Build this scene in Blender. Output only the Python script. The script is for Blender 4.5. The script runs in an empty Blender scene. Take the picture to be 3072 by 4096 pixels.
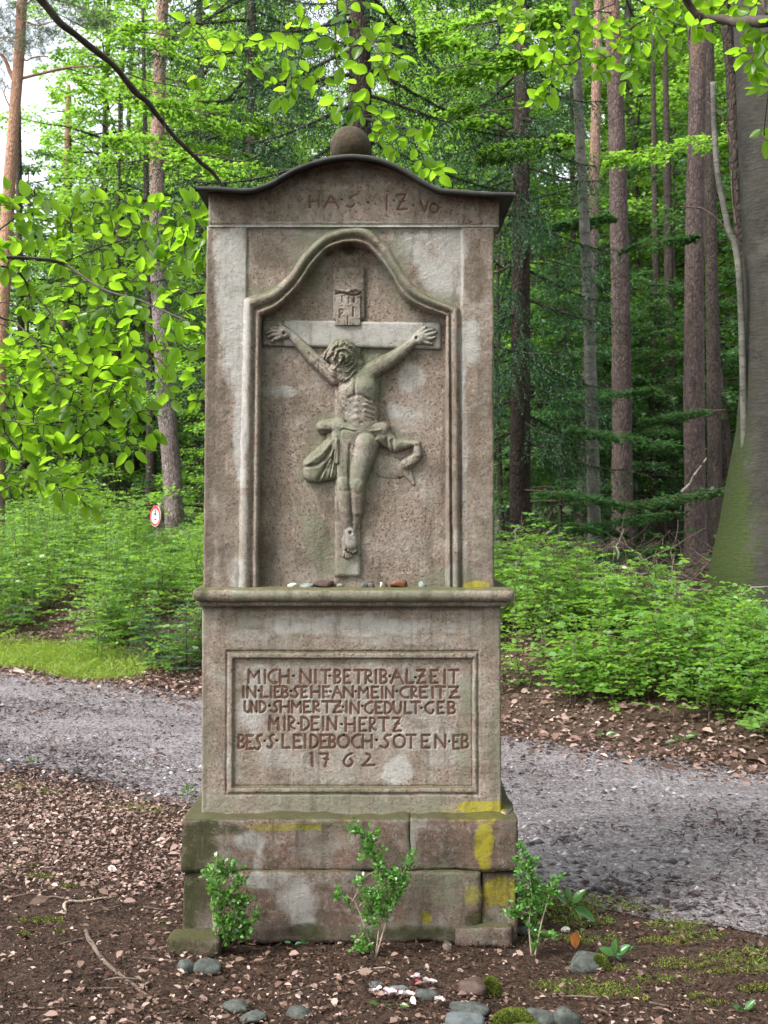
import bpy, math, random
import numpy as np
from mathutils import Matrix, Vector
random.seed(7)
rng = np.random.default_rng(7)
scene = bpy.context.scene
C = scene.collection
R = math.radians
# ------------------------------------------------------------------ camera, world, sun, exposure
FPX, HCAM, CAMY = 4735.3, 1.34, -3.788       # focal length in photo pixels, eye height, camera distance
cam_d = bpy.data.cameras.new('camera'); cam = bpy.data.objects.new('camera', cam_d); C.objects.link(cam)
cam.location = (0, CAMY, HCAM); cam.rotation_euler = (R(90), 0, 0)
cam_d.sensor_fit = 'VERTICAL'; cam_d.sensor_height = 17.3; cam_d.sensor_width = 13; cam_d.lens = 20
cam_d.clip_start = 0.05; cam_d.clip_end = 600
cam_d.dof.use_dof = True; cam_d.dof.focus_distance = 3.85; cam_d.dof.aperture_fstop = 4.5
scene.camera = cam
world = bpy.data.worlds.new('World'); scene.world = world; world.use_nodes = True
SUN_EL, SUN_AZ = R(52), R(-58)               # azimuth measured from the view direction reversed (from the left, a little to the front)
wn = world.node_tree; wn.nodes.clear()
sky = wn.nodes.new('ShaderNodeTexSky'); sky.sky_type = 'NISHITA'; sky.sun_disc = False
sky.sun_elevation = SUN_EL; sky.sun_rotation = R(238); sky.air_density = 1.0; sky.dust_density = 4.0; sky.ozone_density = 1.0
hs = wn.nodes.new('ShaderNodeHueSaturation'); hs.inputs['Saturation'].default_value = 0.28; hs.inputs['Value'].default_value = 1.5
bg = wn.nodes.new('ShaderNodeBackground'); bg.inputs['Strength'].default_value = 0.15
wo = wn.nodes.new('ShaderNodeOutputWorld')
wn.links.new(sky.outputs[0], hs.inputs['Color']); wn.links.new(hs.outputs[0], bg.inputs['Color']); wn.links.new(bg.outputs[0], wo.inputs[0])
sun_d = bpy.data.lights.new('sun', 'SUN'); sun_d.energy = 1.5; sun_d.angle = R(14); sun_d.color = (1, .96, .88)
sun = bpy.data.objects.new('sun', sun_d); C.objects.link(sun); sun.location = (-6, -5, 12)
sd = Vector((-math.sin(R(58))*math.cos(SUN_EL), -math.cos(R(58))*math.cos(SUN_EL), math.sin(SUN_EL)))   # towards the sun
sun.rotation_euler = sd.to_track_quat('Z', 'Y').to_euler()
scene.view_settings.view_transform = 'Standard'; scene.view_settings.look = 'None'
scene.view_settings.exposure = 1.38; scene.view_settings.gamma = 1.0; scene.view_settings.use_curve_mapping = False
scene.cycles.use_denoising = True
scene.cycles.max_bounces = 8; scene.cycles.diffuse_bounces = 4; scene.cycles.glossy_bounces = 2
scene.cycles.transmission_bounces = 5; scene.cycles.transparent_max_bounces = 4
scene.cycles.caustics_reflective = False; scene.cycles.caustics_refractive = False
scene.cycles.sample_clamp_indirect = 6.0

def W(px, py, Y):
    """photo pixel at camera distance Y -> world point"""
    return np.array([(px-1536)/FPX*Y, Y+CAMY, HCAM-(py-2048)/FPX*Y])
def fpx(x, z):                                # photo pixel of a point on the shrine's front plane
    return 1536+x*1250, 2048-(z-HCAM)*1250
def fx(px): return (px-1536)/1250.0
def fz(py): return HCAM-(py-2048)/1250.0
# ------------------------------------------------------------------ noise
def _h(ix, iy, iz, seed):
    n = (ix.astype(np.int64)*374761393 + iy.astype(np.int64)*668265263 + iz.astype(np.int64)*2147483647 + seed*1274126177) & 0xffffffff
    n = ((n ^ (n >> 13))*1274126177) & 0xffffffff
    return ((n ^ (n >> 16)) & 0xffff)/65535.0
def vn(x, y, z=None, seed=0):
    x = np.asarray(x, float); y = np.asarray(y, float); z = np.zeros_like(x) if z is None else np.asarray(z, float)
    ix, iy, iz = np.floor(x), np.floor(y), np.floor(z)
    f = [x-ix, y-iy, z-iz]; f = [t*t*(3-2*t) for t in f]
    r = 0
    for a in (0, 1):
        for b in (0, 1):
            for c in (0, 1):
                r = r + _h(ix+a, iy+b, iz+c, seed)*(f[0] if a else 1-f[0])*(f[1] if b else 1-f[1])*(f[2] if c else 1-f[2])
    return r*2-1
def fbm(x, y, z=None, o=4, seed=0):
    r, a = 0, .5
    z = np.zeros_like(np.asarray(x, float)) if z is None else z
    for k in range(o):
        r = r + a*vn(x*2**k, y*2**k, z*2**k, seed+k); a *= .5
    return r
def sst(a, b, t):
    t = np.clip((t-a)/(b-a), 0, 1); return t*t*(3-2*t)
# ------------------------------------------------------------------ meshes and objects
LOC = {}
def mesh(name, V, F, attrs=None, smooth=False, fattr=None, uv=None):
    """V (n,3); F an (m,k) array or list of such arrays"""
    if not isinstance(F, (list, tuple)): F = [F]
    F = [np.asarray(f, np.int32) for f in F if len(f)]
    me = bpy.data.meshes.new(name)
    V = np.asarray(V, np.float32)
    me.vertices.add(len(V)); me.vertices.foreach_set('co', V.ravel())
    tot = sum(f.size for f in F); nf = sum(len(f) for f in F)
    me.loops.add(tot); me.loops.foreach_set('vertex_index', np.concatenate([f.ravel() for f in F]))
    ls, st = [], 0
    for f in F:
        ls.append(st+np.arange(len(f))*f.shape[1]); st += f.size
    me.polygons.add(nf); me.polygons.foreach_set('loop_start', np.concatenate(ls).astype(np.int32))
    if smooth: me.polygons.foreach_set('use_smooth', np.ones(nf, bool))
    for k, a in (attrs or {}).items():
        if a.ndim == 1:
            at = me.attributes.new(k, 'FLOAT', 'POINT'); at.data.foreach_set('value', a.astype(np.float32))
        else:
            at = me.attributes.new(k, 'FLOAT_COLOR', 'POINT'); b = np.ones((len(a), 4), np.float32); b[:, :3] = a
            at.data.foreach_set('color', b.ravel())
    for k, a in (fattr or {}).items():
        at = me.attributes.new(k, 'FLOAT', 'FACE'); at.data.foreach_set('value', a.astype(np.float32))
    if uv is not None:
        l = me.uv_layers.new(name='UVMap'); idx = np.concatenate([f.ravel() for f in F]); l.data.foreach_set('uv', np.asarray(uv, np.float32)[idx].ravel())
    me.update(calc_edges=True); me.validate()
    return me
def link(name, me, mat=None, parent=None, label=None, cat=None, group=None, kind=None):
    o = bpy.data.objects.new(name, me); C.objects.link(o)
    if mat is not None and me is not None and not me.materials: me.materials.append(mat)
    if parent is not None: o.parent = parent
    if label: o['label'] = label
    if cat: o['category'] = cat
    if group: o['group'] = group
    if kind: o['kind'] = kind
    return o
def thing(name, label, cat, loc=(0, 0, 0), group=None):
    o = link(name, None, None, None, label, cat, group); o.location = loc; o.empty_display_size = .1
    LOC[o.name] = np.array(loc, float); return o
def part(name, V, F, mat, parent=None, **k):
    """world-space vertices -> an object under its thing"""
    ob = {q: k.pop(q) for q in ('label', 'cat', 'group', 'kind') if q in k}
    off = LOC.get(parent.name, np.zeros(3)) if parent is not None else np.zeros(3)
    rel = np.asarray(V, float)-off
    o = link(name, mesh(name, rel, F, **k), mat, parent, **ob)
    LOC[o.name] = off
    return o
def single(name, V, F, mat, label, cat, loc=None, group=None, kind=None, **k):
    """a thing that is one mesh, origin at its base"""
    V = np.asarray(V, float)
    loc = np.array([V[:, 0].mean(), V[:, 1].mean(), V[:, 2].min()]) if loc is None else np.array(loc, float)
    o = link(name, mesh(name, V-loc, F, **k), mat, None, label, cat, group, kind); o.location = loc; LOC[o.name] = loc
    return o
def join(parts):
    Vs, Fs, n = [], {}, 0
    for V, F in parts:
        for f in (F if isinstance(F, list) else [F]):
            f = np.asarray(f)
            if len(f): Fs.setdefault(f.shape[1], []).append(f+n)
        Vs.append(V); n += len(V)
    return np.concatenate(Vs), [np.concatenate(v) for v in Fs.values()]
def gridfaces(nu, nv, wrap=False):
    i = np.arange(nu-1)[:, None]; j = np.arange(nv if wrap else nv-1)[None, :]; j2 = (j+1) % nv
    return np.stack([i*nv+j+0*i, i*nv+j2+0*i, (i+1)*nv+j2, (i+1)*nv+j], -1).reshape(-1, 4)
def tube(P, rad, sides=6, caps=True, rough=0, seed=0):
    P = np.asarray(P, float); rad = np.broadcast_to(np.asarray(rad, float), (len(P),))
    T = np.gradient(P, axis=0); T /= np.linalg.norm(T, axis=1)[:, None]+1e-9
    ref = np.where(np.abs(T[:, 2:3]) > .8, [[1., 0, 0]], [[0, 0, 1.]])
    A = np.cross(ref, T); A /= np.linalg.norm(A, axis=1)[:, None]+1e-9
    B = np.cross(T, A)
    th = np.arange(sides)*2*np.pi/sides
    r = rad[:, None]*np.ones(sides)
    if rough:
        r = r*(1+rough*vn(np.cos(th)[None]*1.5+np.arange(len(P))[:, None]*.5, np.sin(th)[None]*1.5+np.zeros((len(P), 1)), seed=seed))
    V = P[:, None]+r[..., None]*(A[:, None]*np.cos(th)[None, :, None]+B[:, None]*np.sin(th)[None, :, None])
    V = V.reshape(-1, 3); F = gridfaces(len(P), sides, True)
    out = [F]
    if caps:
        n = len(V); V = np.concatenate([V, P[:1], P[-1:]])
        j = np.arange(sides); j2 = (j+1) % sides; e = (len(P)-1)*sides
        out.append(np.concatenate([np.stack([n+0*j, j2, j], -1), np.stack([n+1+0*j, e+j, e+j2], -1)]))
    return V, out
def curve(P, n):
    """Catmull-Rom through the points"""
    P = np.asarray(P, float); Q = np.concatenate([2*P[:1]-P[1:2], P, 2*P[-1:]-P[-2:-1]])
    t = np.linspace(0, len(P)-1-1e-6, n); i = t.astype(int); f = (t-i)[:, None]
    a, b, c, d = Q[i], Q[i+1], Q[i+2], Q[i+3]
    return .5*(2*b+(c-a)*f+(2*a-5*b+4*c-d)*f**2+(3*b-a-3*c+d)*f**3)
def bent(P, n, r=.02, seed=0):
    c = curve(P, n); g = np.random.default_rng(seed); k = max(3, n//4)
    off = g.normal(0, r, (k, c.shape[1])); t = np.linspace(0, k-1, n)
    for a in range(c.shape[1]): c[:, a] += np.interp(t, np.arange(k), off[:, a])
    return c
def rough_box(x0, x1, y0, y1, z0, z1, step=.02, rad=.008, amp=.002, seed=0, nsc=12.):
    n = [max(2, int(round(d/step))+1) for d in (x1-x0, y1-y0, z1-z0)]
    ax = [np.linspace(a, b, k) for (a, b), k in zip(((x0, x1), (y0, y1), (z0, z1)), n)]
    Vs, Fs = [], []; off = 0
    for a in range(3):
        b, c = [q for q in range(3) if q != a]
        for side in (0, 1):
            U, V = np.meshgrid(ax[b], ax[c], indexing='ij')
            P = np.zeros(U.shape+(3,)); P[..., b] = U; P[..., c] = V; P[..., a] = ax[a][0 if side == 0 else -1]
            f = gridfaces(n[b], n[c]); flip = (side == 0) ^ (a == 1)
            Vs.append(P.reshape(-1, 3)); Fs.append((f[:, ::-1] if not flip else f)[:, ::1]+off); off += U.size
    V = np.concatenate(Vs); F = np.concatenate(Fs)
    key = np.round(V*1e5).astype(np.int64); _, first, inv = np.unique(key, axis=0, return_index=True, return_inverse=True)
    V = V[first]; F = inv.reshape(-1)[F][:, ::-1]
    lo = np.array([x0, y0, z0])+rad; hi = np.array([x1, y1, z1])-rad
    Cn = np.clip(V, lo, hi); D = V-Cn; L = np.linalg.norm(D, axis=1, keepdims=True)+1e-9
    V = Cn+D/L*rad
    N = D/L
    V = V+N*amp*(fbm(V[:, :1]*nsc, V[:, 1:2]*nsc, V[:, 2:3]*nsc, 4, seed)*2)
    return V, F
def rock(c, r, seed, sub=10, flat=.6, rough=.25, cuts=9, sq=.85):
    g = np.random.default_rng(seed); nu, nv = sub, sub*2
    th = np.linspace(0.001, np.pi-.001, nu)[:, None]; ph = np.arange(nv)[None]*2*np.pi/nv
    D = np.stack([np.sin(th)*np.cos(ph), np.sin(th)*np.sin(ph), np.cos(th)+0*ph], -1).reshape(-1, 3)
    D2 = np.sign(D)*np.abs(D)**sq
    s = 1+rough*fbm(D[:, 0]*1.6+seed, D[:, 1]*1.6, D[:, 2]*1.6, 3, seed)*1.6
    for k in range(cuts):                     # a few cut facets
        n = g.normal(size=3); n /= np.linalg.norm(n); d = .62+.28*g.random()
        pr = (D2*s[:, None])@n; s = np.where(pr > d, s*d/np.maximum(pr, 1e-6), s)
    s = s*(1+.05*(cuts > 0)*fbm(D[:, 0]*6, D[:, 1]*6, D[:, 2]*6, 3, seed+3)*2)
    V = D2*s[:, None]*np.array(r)*np.array([1, 1, flat])+np.array(c)
    return V, gridfaces(nu, nv, True)
# ------------------------------------------------------------------ materials
def mat(name, rough=.9, spec=.3):
    m = bpy.data.materials.new(name); m.use_nodes = True; t = m.node_tree
    b = t.nodes['Principled BSDF']; b.inputs['Roughness'].default_value = rough; b.inputs['Specular IOR Level'].default_value = spec
    return m, t, b
def N(t, k, **kw):
    n = t.nodes.new('ShaderNode'+k)
    for a, v in kw.items():
        if a in ('ins',):
            for q, w in v.items():
                if hasattr(w, 'is_output'): t.links.new(w, n.inputs[q])
                else: n.inputs[q].default_value = w
        else: setattr(n, a, v)
    return n
def noise(t, scale, detail=5, rough=.55, vec=None, dist=0):
    n = N(t, 'TexNoise', ins={'Scale': scale, 'Detail': detail, 'Roughness': rough, 'Distortion': dist})
    if vec is not None: t.links.new(vec, n.inputs['Vector'])
    return n.outputs['Fac']
def ramp(t, fac, stops):
    n = t.nodes.new('ShaderNodeValToRGB'); e = n.color_ramp.elements
    while len(e) < len(stops): e.new(.5)
    for q, (p, c) in zip(e, stops):
        q.position = p; q.color = (*c, 1) if not isinstance(c, (int, float)) else (c, c, c, 1)
    t.links.new(fac, n.inputs[0]); return n.outputs[0]
def mix(t, f, a, b, mode='MIX'):
    n = t.nodes.new('ShaderNodeMix'); n.data_type = 'RGBA'; n.blend_type = mode
    for s, v in ((0, f), (6, a), (7, b)):
        if hasattr(v, 'is_output'): t.links.new(v, n.inputs[s])
        else: n.inputs[s].default_value = v if s == 0 else (*v, 1)
    return n.outputs[2]
def math_(t, op, a, b=0., clamp=False):
    n = t.nodes.new('ShaderNodeMath'); n.operation = op; n.use_clamp = clamp
    for s, v in ((0, a), (1, b)):
        if hasattr(v, 'is_output'): t.links.new(v, n.inputs[s])
        else: n.inputs[s].default_value = v
    return n.outputs[0]
def bump(t, b, h, dist=.002, strength=1.):
    n = N(t, 'Bump', ins={'Distance': dist, 'Strength': strength}); t.links.new(h, n.inputs['Height'])
    t.links.new(n.outputs[0], b.inputs['Normal'])
def pos(t): return t.nodes.new('ShaderNodeNewGeometry').outputs['Position']
def attr(t, name, out='Fac'):
    n = t.nodes.new('ShaderNodeAttribute'); n.attribute_name = name; return n.outputs[out]

def stone_mat(name, c1, c2, mossy=1., dk=.84, rgh=.0045):
    m, t, b = mat(name, .93, .25)
    p = pos(t)
    col = mix(t, ramp(t, noise(t, 5.5, 5, .6, p), [(.35, 0.), (.65, 1.)]), c1, c2)
    col = mix(t, ramp(t, noise(t, 22, 5, .7, p), [(.42, 0.), (.72, .55)]), col, (.20, .165, .135))
    col = mix(t, ramp(t, noise(t, 60, 4, .7, p), [(.52, 0.), (.66, .6)]), col, (.46, .40, .36))
    col = mix(t, ramp(t, noise(t, 130, 3, .7, p), [(.36, .85), (.48, 0.)]), col, (.09, .07, .052))
    s = N(t, 'SeparateColor'); t.links.new(attr(t, 'stain', 'Color'), s.inputs[0])
    s2 = N(t, 'SeparateColor'); t.links.new(attr(t, 'stain2', 'Color'), s2.inputs[0])
    brk = math_(t, 'ADD', math_(t, 'MULTIPLY', ramp(t, noise(t, 17, 7, .72, p), [(.28, .1), (.72, 1.)]), .85), math_(t, 'MULTIPLY', ramp(t, noise(t, 120, 4, .7, p), [(.3, 0.), (.7, 1.)]), .35))
    def mask(v, lo=.72, hi=1.0):
        return ramp(t, math_(t, 'MULTIPLY', v, brk), [(.15, 0.), (.58, 1.)])
    pale = ramp(t, noise(t, 9, 7, .72, p, .4), [(.48, 0.), (.66, .5)]); col = mix(t, pale, col, (.44, .42, .39))
    dirt = ramp(t, noise(t, 6.5, 7, .75, p, .3), [(.32, .72), (.52, 0.)]); col = mix(t, dirt, col, (.105, .085, .062))
    agn = ramp(t, noise(t, 4.5, 6, .7, p), [(.54, 0.), (.72, .40)]); col = mix(t, agn, col, (.20, .21, .14))
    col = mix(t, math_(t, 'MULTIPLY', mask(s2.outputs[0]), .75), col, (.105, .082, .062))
    col = mix(t, math_(t, 'MULTIPLY', mask(s.outputs[0]), .85), col, mix(t, noise(t, 45, 4, .6, p), (.36, .35, .33), (.52, .51, .50)))
    gcol = mix(t, noise(t, 70, 3, .6, p), (.13, .14, .085), (.26, .27, .20))
    col = mix(t, math_(t, 'MULTIPLY', mask(s.outputs[1]), .72), col, gcol)
    col = mix(t, math_(t, 'MULTIPLY', mask(s2.outputs[1]), .9), col, mix(t, noise(t, 60, 4, .6, p), (.03, .036, .014), (.075, .078, .024)))
    ym = ramp(t, math_(t, 'MULTIPLY', s.outputs[2], math_(t, 'ADD', noise(t, 30, 8, .85, p), math_(t, 'MULTIPLY', noise(t, 9, 4, .7, p), .35))), [(.54, 0.), (.80, 1.)])
    col = mix(t, math_(t, 'MULTIPLY', ym, .85), col, mix(t, noise(t, 50, 4, .7, p), (.24, .22, .02), (.60, .52, .015)))
    mp = N(t, 'Mapping', ins={'Scale': (1, 1, .13)}); t.links.new(p, mp.inputs[0])
    col = mix(t, ramp(t, noise(t, 24, 6, .7, mp.outputs[0]), [(.52, 0.), (.68, .55)]), col, (.075, .062, .045))
    col = mix(t, ramp(t, noise(t, 15, 6, .7, mp.outputs[0], .3), [(.60, 0.), (.72, .35)]), col, (.38, .37, .34))
    col = mix(t, 1., col, (dk, dk, dk*1.0), 'MULTIPLY')
    # moss settles on what faces up
    ng = t.nodes.new('ShaderNodeNewGeometry'); sx = N(t, 'SeparateXYZ'); t.links.new(ng.outputs['Normal'], sx.inputs[0])
    up = math_(t, 'MULTIPLY', ramp(t, math_(t, 'ADD', sx.outputs[2], math_(t, 'MULTIPLY', noise(t, 18, 4, .6, p), .5)), [(.75, 0.), (.98, 1.)]), .8*mossy)
    col = mix(t, up, col, mix(t, noise(t, 40, 3, .6, p), (.028, .034, .013), (.09, .088, .024)))
    t.links.new(col, b.inputs['Base Color'])
    h = math_(t, 'ADD', math_(t, 'MULTIPLY', noise(t, 60, 8, .8, p), .8), math_(t, 'MULTIPLY', noise(t, 260, 3, .8, p), .6))
    h = math_(t, 'ADD', h, math_(t, 'MULTIPLY', ramp(t, noise(t, 130, 2, .6, p), [(.30, 0.), (.42, 1.)]), .3))
    bump(t, b, h, rgh, .85)
    return m
M_STONE = stone_mat('sandstone', (.25, .195, .155), (.34, .265, .225))
M_FIG = stone_mat('carved_sandstone', (.29, .245, .205), (.36, .31, .265), .5)
M_PLINTH = stone_mat('red_sandstone', (.17, .11, .085), (.27, .165, .13), 1., .74, .014)
def simple(name, c1, c2, scale=8, rough=.85, bdist=.004, bscale=40, spec=.3):
    m, t, b = mat(name, rough, spec); p = pos(t)
    col = mix(t, ramp(t, noise(t, scale, 5, .65, p), [(.3, 0.), (.7, 1.)]), c1, c2)
    t.links.new(col, b.inputs['Base Color']); bump(t, b, noise(t, bscale, 5, .7, p), bdist, .8)
    return m
M_LETTER = simple('red_brown_letter_paint', (.075, .034, .025), (.13, .06, .045), 60, .8)
M_CAP = simple('weathered_lead_sheet', (.014, .014, .013), (.04, .042, .04), 14, .75, .001, 60, .3)
M_BALL = simple('dark_weathered_stone', (.022, .018, .012), (.075, .055, .036), 22, .95, .006, 60)
M_HOLE = simple('nail_hole_shade', (.015, .012, .01), (.02, .016, .012), 60)  # dark disc colour stands for the shade inside the nail holes
M_GREY = simple('grey_granite', (.022, .026, .024), (.085, .092, .085), 45, .9, .006, 70)
M_BLUEG = simple('blue_grey_stone', (.045, .053, .056), (.12, .135, .14), 30, .8, .004, 90)
M_BROWNST = simple('brown_stone', (.10, .045, .025), (.17, .08, .045), 60, .7, .002, 90)
M_DKBROWN = simple('dark_brown_stone', (.04, .025, .02), (.08, .05, .04), 60, .7, .002, 90)
M_WHITE = simple('white_pebble', (.45, .42, .38), (.62, .60, .55), 60, .6, .001, 90)
M_CLEAR = simple('grey_green_pebble', (.12, .14, .13), (.2, .22, .21), 60, .5, .001, 90)
M_STICK = simple('dead_wood', (.06, .04, .03), (.15, .11, .085), 30, .9, .003, 80)
M_PALEST = simple('pale_dead_wood', (.20, .155, .115), (.36, .29, .23), 30, .9, .003, 80)
M_TWIG = simple('beech_twig_bark', (.03, .022, .018), (.07, .055, .045), 30, .8, .002, 80)
M_SOIL, t, b = mat('forest_soil', .95, .2); p = pos(t)
col = mix(t, ramp(t, noise(t, 3, 6, .7, p), [(.35, 0.), (.65, 1.)]), (.03, .019, .013), (.06, .038, .027))
col = mix(t, ramp(t, noise(t, 55, 4, .75, p), [(.48, 0.), (.68, .8)]), col, (.12, .08, .06))
col = mix(t, ramp(t, noise(t, 160, 3, .75, p), [(.3, .8), (.45, 0.)]), col, (.025, .017, .012))
far = N(t, 'SeparateXYZ'); t.links.new(p, far.inputs[0])
col = mix(t, ramp(t, math_(t, 'MULTIPLY', far.outputs[1], .04), [(.35, 0.), (.6, .85)]), col, (.05, .085, .03))
t.links.new(col, b.inputs['Base Color']); bump(t, b, math_(t, 'ADD', noise(t, 30, 6, .75, p), math_(t, 'MULTIPLY', noise(t, 130, 4, .7, p), .5)), .02, .9)
M_ROAD, t, b = mat('gravel_road', .9, .25); p = pos(t)
col = mix(t, ramp(t, noise(t, 1.3, 5, .65, p), [(.35, 0.), (.65, 1.)]), (.028, .020, .023), (.065, .055, .062))
v = N(t, 'TexVoronoi', ins={'Scale': 75}); t.links.new(p, v.inputs['Vector'])
mp = N(t, 'Mapping', ins={'Rotation': (0, 0, R(37.3)), 'Scale': (.5, 2.6, 1)}); t.links.new(p, mp.inputs[0])
col = mix(t, ramp(t, noise(t, 1.6, 6, .7, mp.outputs[0]), [(.42, 0.), (.62, .8)]), col, (.17, .155, .165))
col = mix(t, ramp(t, noise(t, 2.4, 7, .75, mp.outputs[0]), [(.36, .85), (.5, 0.)]), col, (.028, .018, .018))
col = mix(t, math_(t, 'MULTIPLY', v.outputs['Color'], .7), col, (.34, .33, .35))
col = mix(t, ramp(t, noise(t, 40, 5, .8, p), [(.40, .0), (.60, .75)]), col, (.075, .055, .055))
t.links.new(col, b.inputs['Base Color'])
bump(t, b, math_(t, 'ADD', math_(t, 'MULTIPLY', v.outputs['Distance'], -1.), noise(t, 50, 5, .7, p)), .012, .8)
def rnd_mat(name, stops, rough=.9, a='rnd', spec=.25, transl=0.):
    m, t, b = mat(name, rough, spec); p = pos(t)
    col = ramp(t, attr(t, a), stops)
    col = mix(t, .25, col, mix(t, noise(t, 90, 3, .6, p), (.0, .0, .0), (.6, .55, .5)), 'OVERLAY')
    t.links.new(col, b.inputs['Base Color'])
    if transl:
        tr = N(t, 'BsdfTranslucent'); t.links.new(col, tr.inputs['Color']); mx = N(t, 'MixShader', ins={0: transl})
        t.links.new(b.outputs[0], mx.inputs[1]); t.links.new(tr.outputs[0], mx.inputs[2]); t.links.new(mx.outputs[0], t.nodes['Material Output'].inputs[0])
    return m
M_GRAVEL = rnd_mat('gravel_stones', [(0., (.022, .017, .019)), (.45, (.048, .040, .046)), (.8, (.135, .125, .140)), (1., (.36, .35, .36))], .8)
M_FLAKE = rnd_mat('bark_and_leaf_flakes', [(0., (.016, .009, .006)), (.4, (.042, .021, .014)), (.75, (.09, .045, .031)), (.93, (.17, .10, .075)), (1., (.32, .24, .19))], .85)
M_LITTER = rnd_mat('fallen_beech_leaves', [(0., (.05, .025, .017)), (.4, (.135, .078, .058)), (.75, (.29, .195, .165)), (1., (.50, .385, .35))], .6, spec=.4, transl=.15)
def leaf_mat(name, c_dark, c_lite, c_tr, transl=.45, rough=.4, spec=.5, obj=False, veins=False, glow=None):
    m, t, b = mat(name, rough, spec)
    r = t.nodes.new('ShaderNodeObjectInfo').outputs['Random'] if obj else attr(t, 'rnd')
    col = mix(t, r, c_dark, c_lite)
    tc = mix(t, r, tuple(q*.5 for q in c_tr), c_tr)
    if not obj:
        oi = t.nodes.new('ShaderNodeObjectInfo').outputs['Random']
        hv = N(t, 'HueSaturation'); t.links.new(col, hv.inputs['Color']); t.links.new(math_(t, 'ADD', .86, math_(t, 'MULTIPLY', oi, .3)), hv.inputs['Value'])
        t.links.new(math_(t, 'ADD', .485, math_(t, 'MULTIPLY', oi, .03)), hv.inputs['Hue']); col = hv.outputs[0]
    if veins:
        uv = N(t, 'UVMap'); s = N(t, 'SeparateXYZ'); t.links.new(uv.outputs[0], s.inputs[0])
        au = math_(t, 'ABSOLUTE', math_(t, 'SUBTRACT', s.outputs[0], .5))
        w = math_(t, 'SINE', math_(t, 'MULTIPLY', math_(t, 'SUBTRACT', s.outputs[1], math_(t, 'MULTIPLY', au, .45)), 50.))
        vm = ramp(t, w, [(.82, 0.), (1., .30)])
        mid = ramp(t, au, [(.0, .45), (.035, 0.)])
        vm = math_(t, 'MAXIMUM', vm, mid)
        tc = mix(t, vm, tc, tuple(q*.55 for q in c_tr)); col = mix(t, vm, col, tuple(q*1.5 for q in c_lite))
    t.links.new(col, b.inputs['Base Color'])
    tr = N(t, 'BsdfTranslucent'); t.links.new(tc, tr.inputs['Color'])
    mx = N(t, 'MixShader', ins={0: transl}); t.links.new(b.outputs[0], mx.inputs[1]); t.links.new(tr.outputs[0], mx.inputs[2])
    t.links.new(mx.outputs[0], t.nodes['Material Output'].inputs[0])
    return m
M_LEAF = leaf_mat('near_beech_leaf', (.05, .13, .012), (.10, .20, .014), (.36, .66, .03), .66, .33, .6, obj=True, veins=True)
M_LEAFSTUFF = leaf_mat('near_beech_leaf_mass', (.06, .14, .01), (.10, .21, .014), (.40, .70, .03), .70, .38, .5, veins=True)
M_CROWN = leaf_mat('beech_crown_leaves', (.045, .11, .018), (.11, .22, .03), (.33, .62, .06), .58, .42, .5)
M_CROWND = leaf_mat('shade_darkened_beech_leaves', (.022, .068, .022), (.05, .12, .035), (.11, .26, .055), .43, .45, .5)  # darker copy of the crown leaves, with the shade put into the colour
M_UNDER = leaf_mat('undergrowth_leaves', (.06, .135, .028), (.125, .23, .045), (.32, .58, .06), .45, .3, .6)
M_BOX = leaf_mat('box_shrub_leaves', (.035, .11, .022), (.11, .29, .045), (.24, .55, .06), .35, .3, .6)
M_NEEDLE = leaf_mat('spruce_needles', (.018, .050, .020), (.042, .095, .036), (.055, .12, .04), .22, .55, .35)
M_PINEN = leaf_mat('pine_needles', (.06, .09, .05), (.10, .14, .08), (.12, .17, .09), .3, .55, .35)
M_GRASS = leaf_mat('grass', (.10, .17, .02), (.24, .33, .045), (.38, .52, .06), .5, .45, .4)
M_MOSS = rnd_mat('moss', [(0., (.05, .075, .012)), (.5, (.11, .15, .02)), (1., (.21, .23, .035))], .95)
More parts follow.
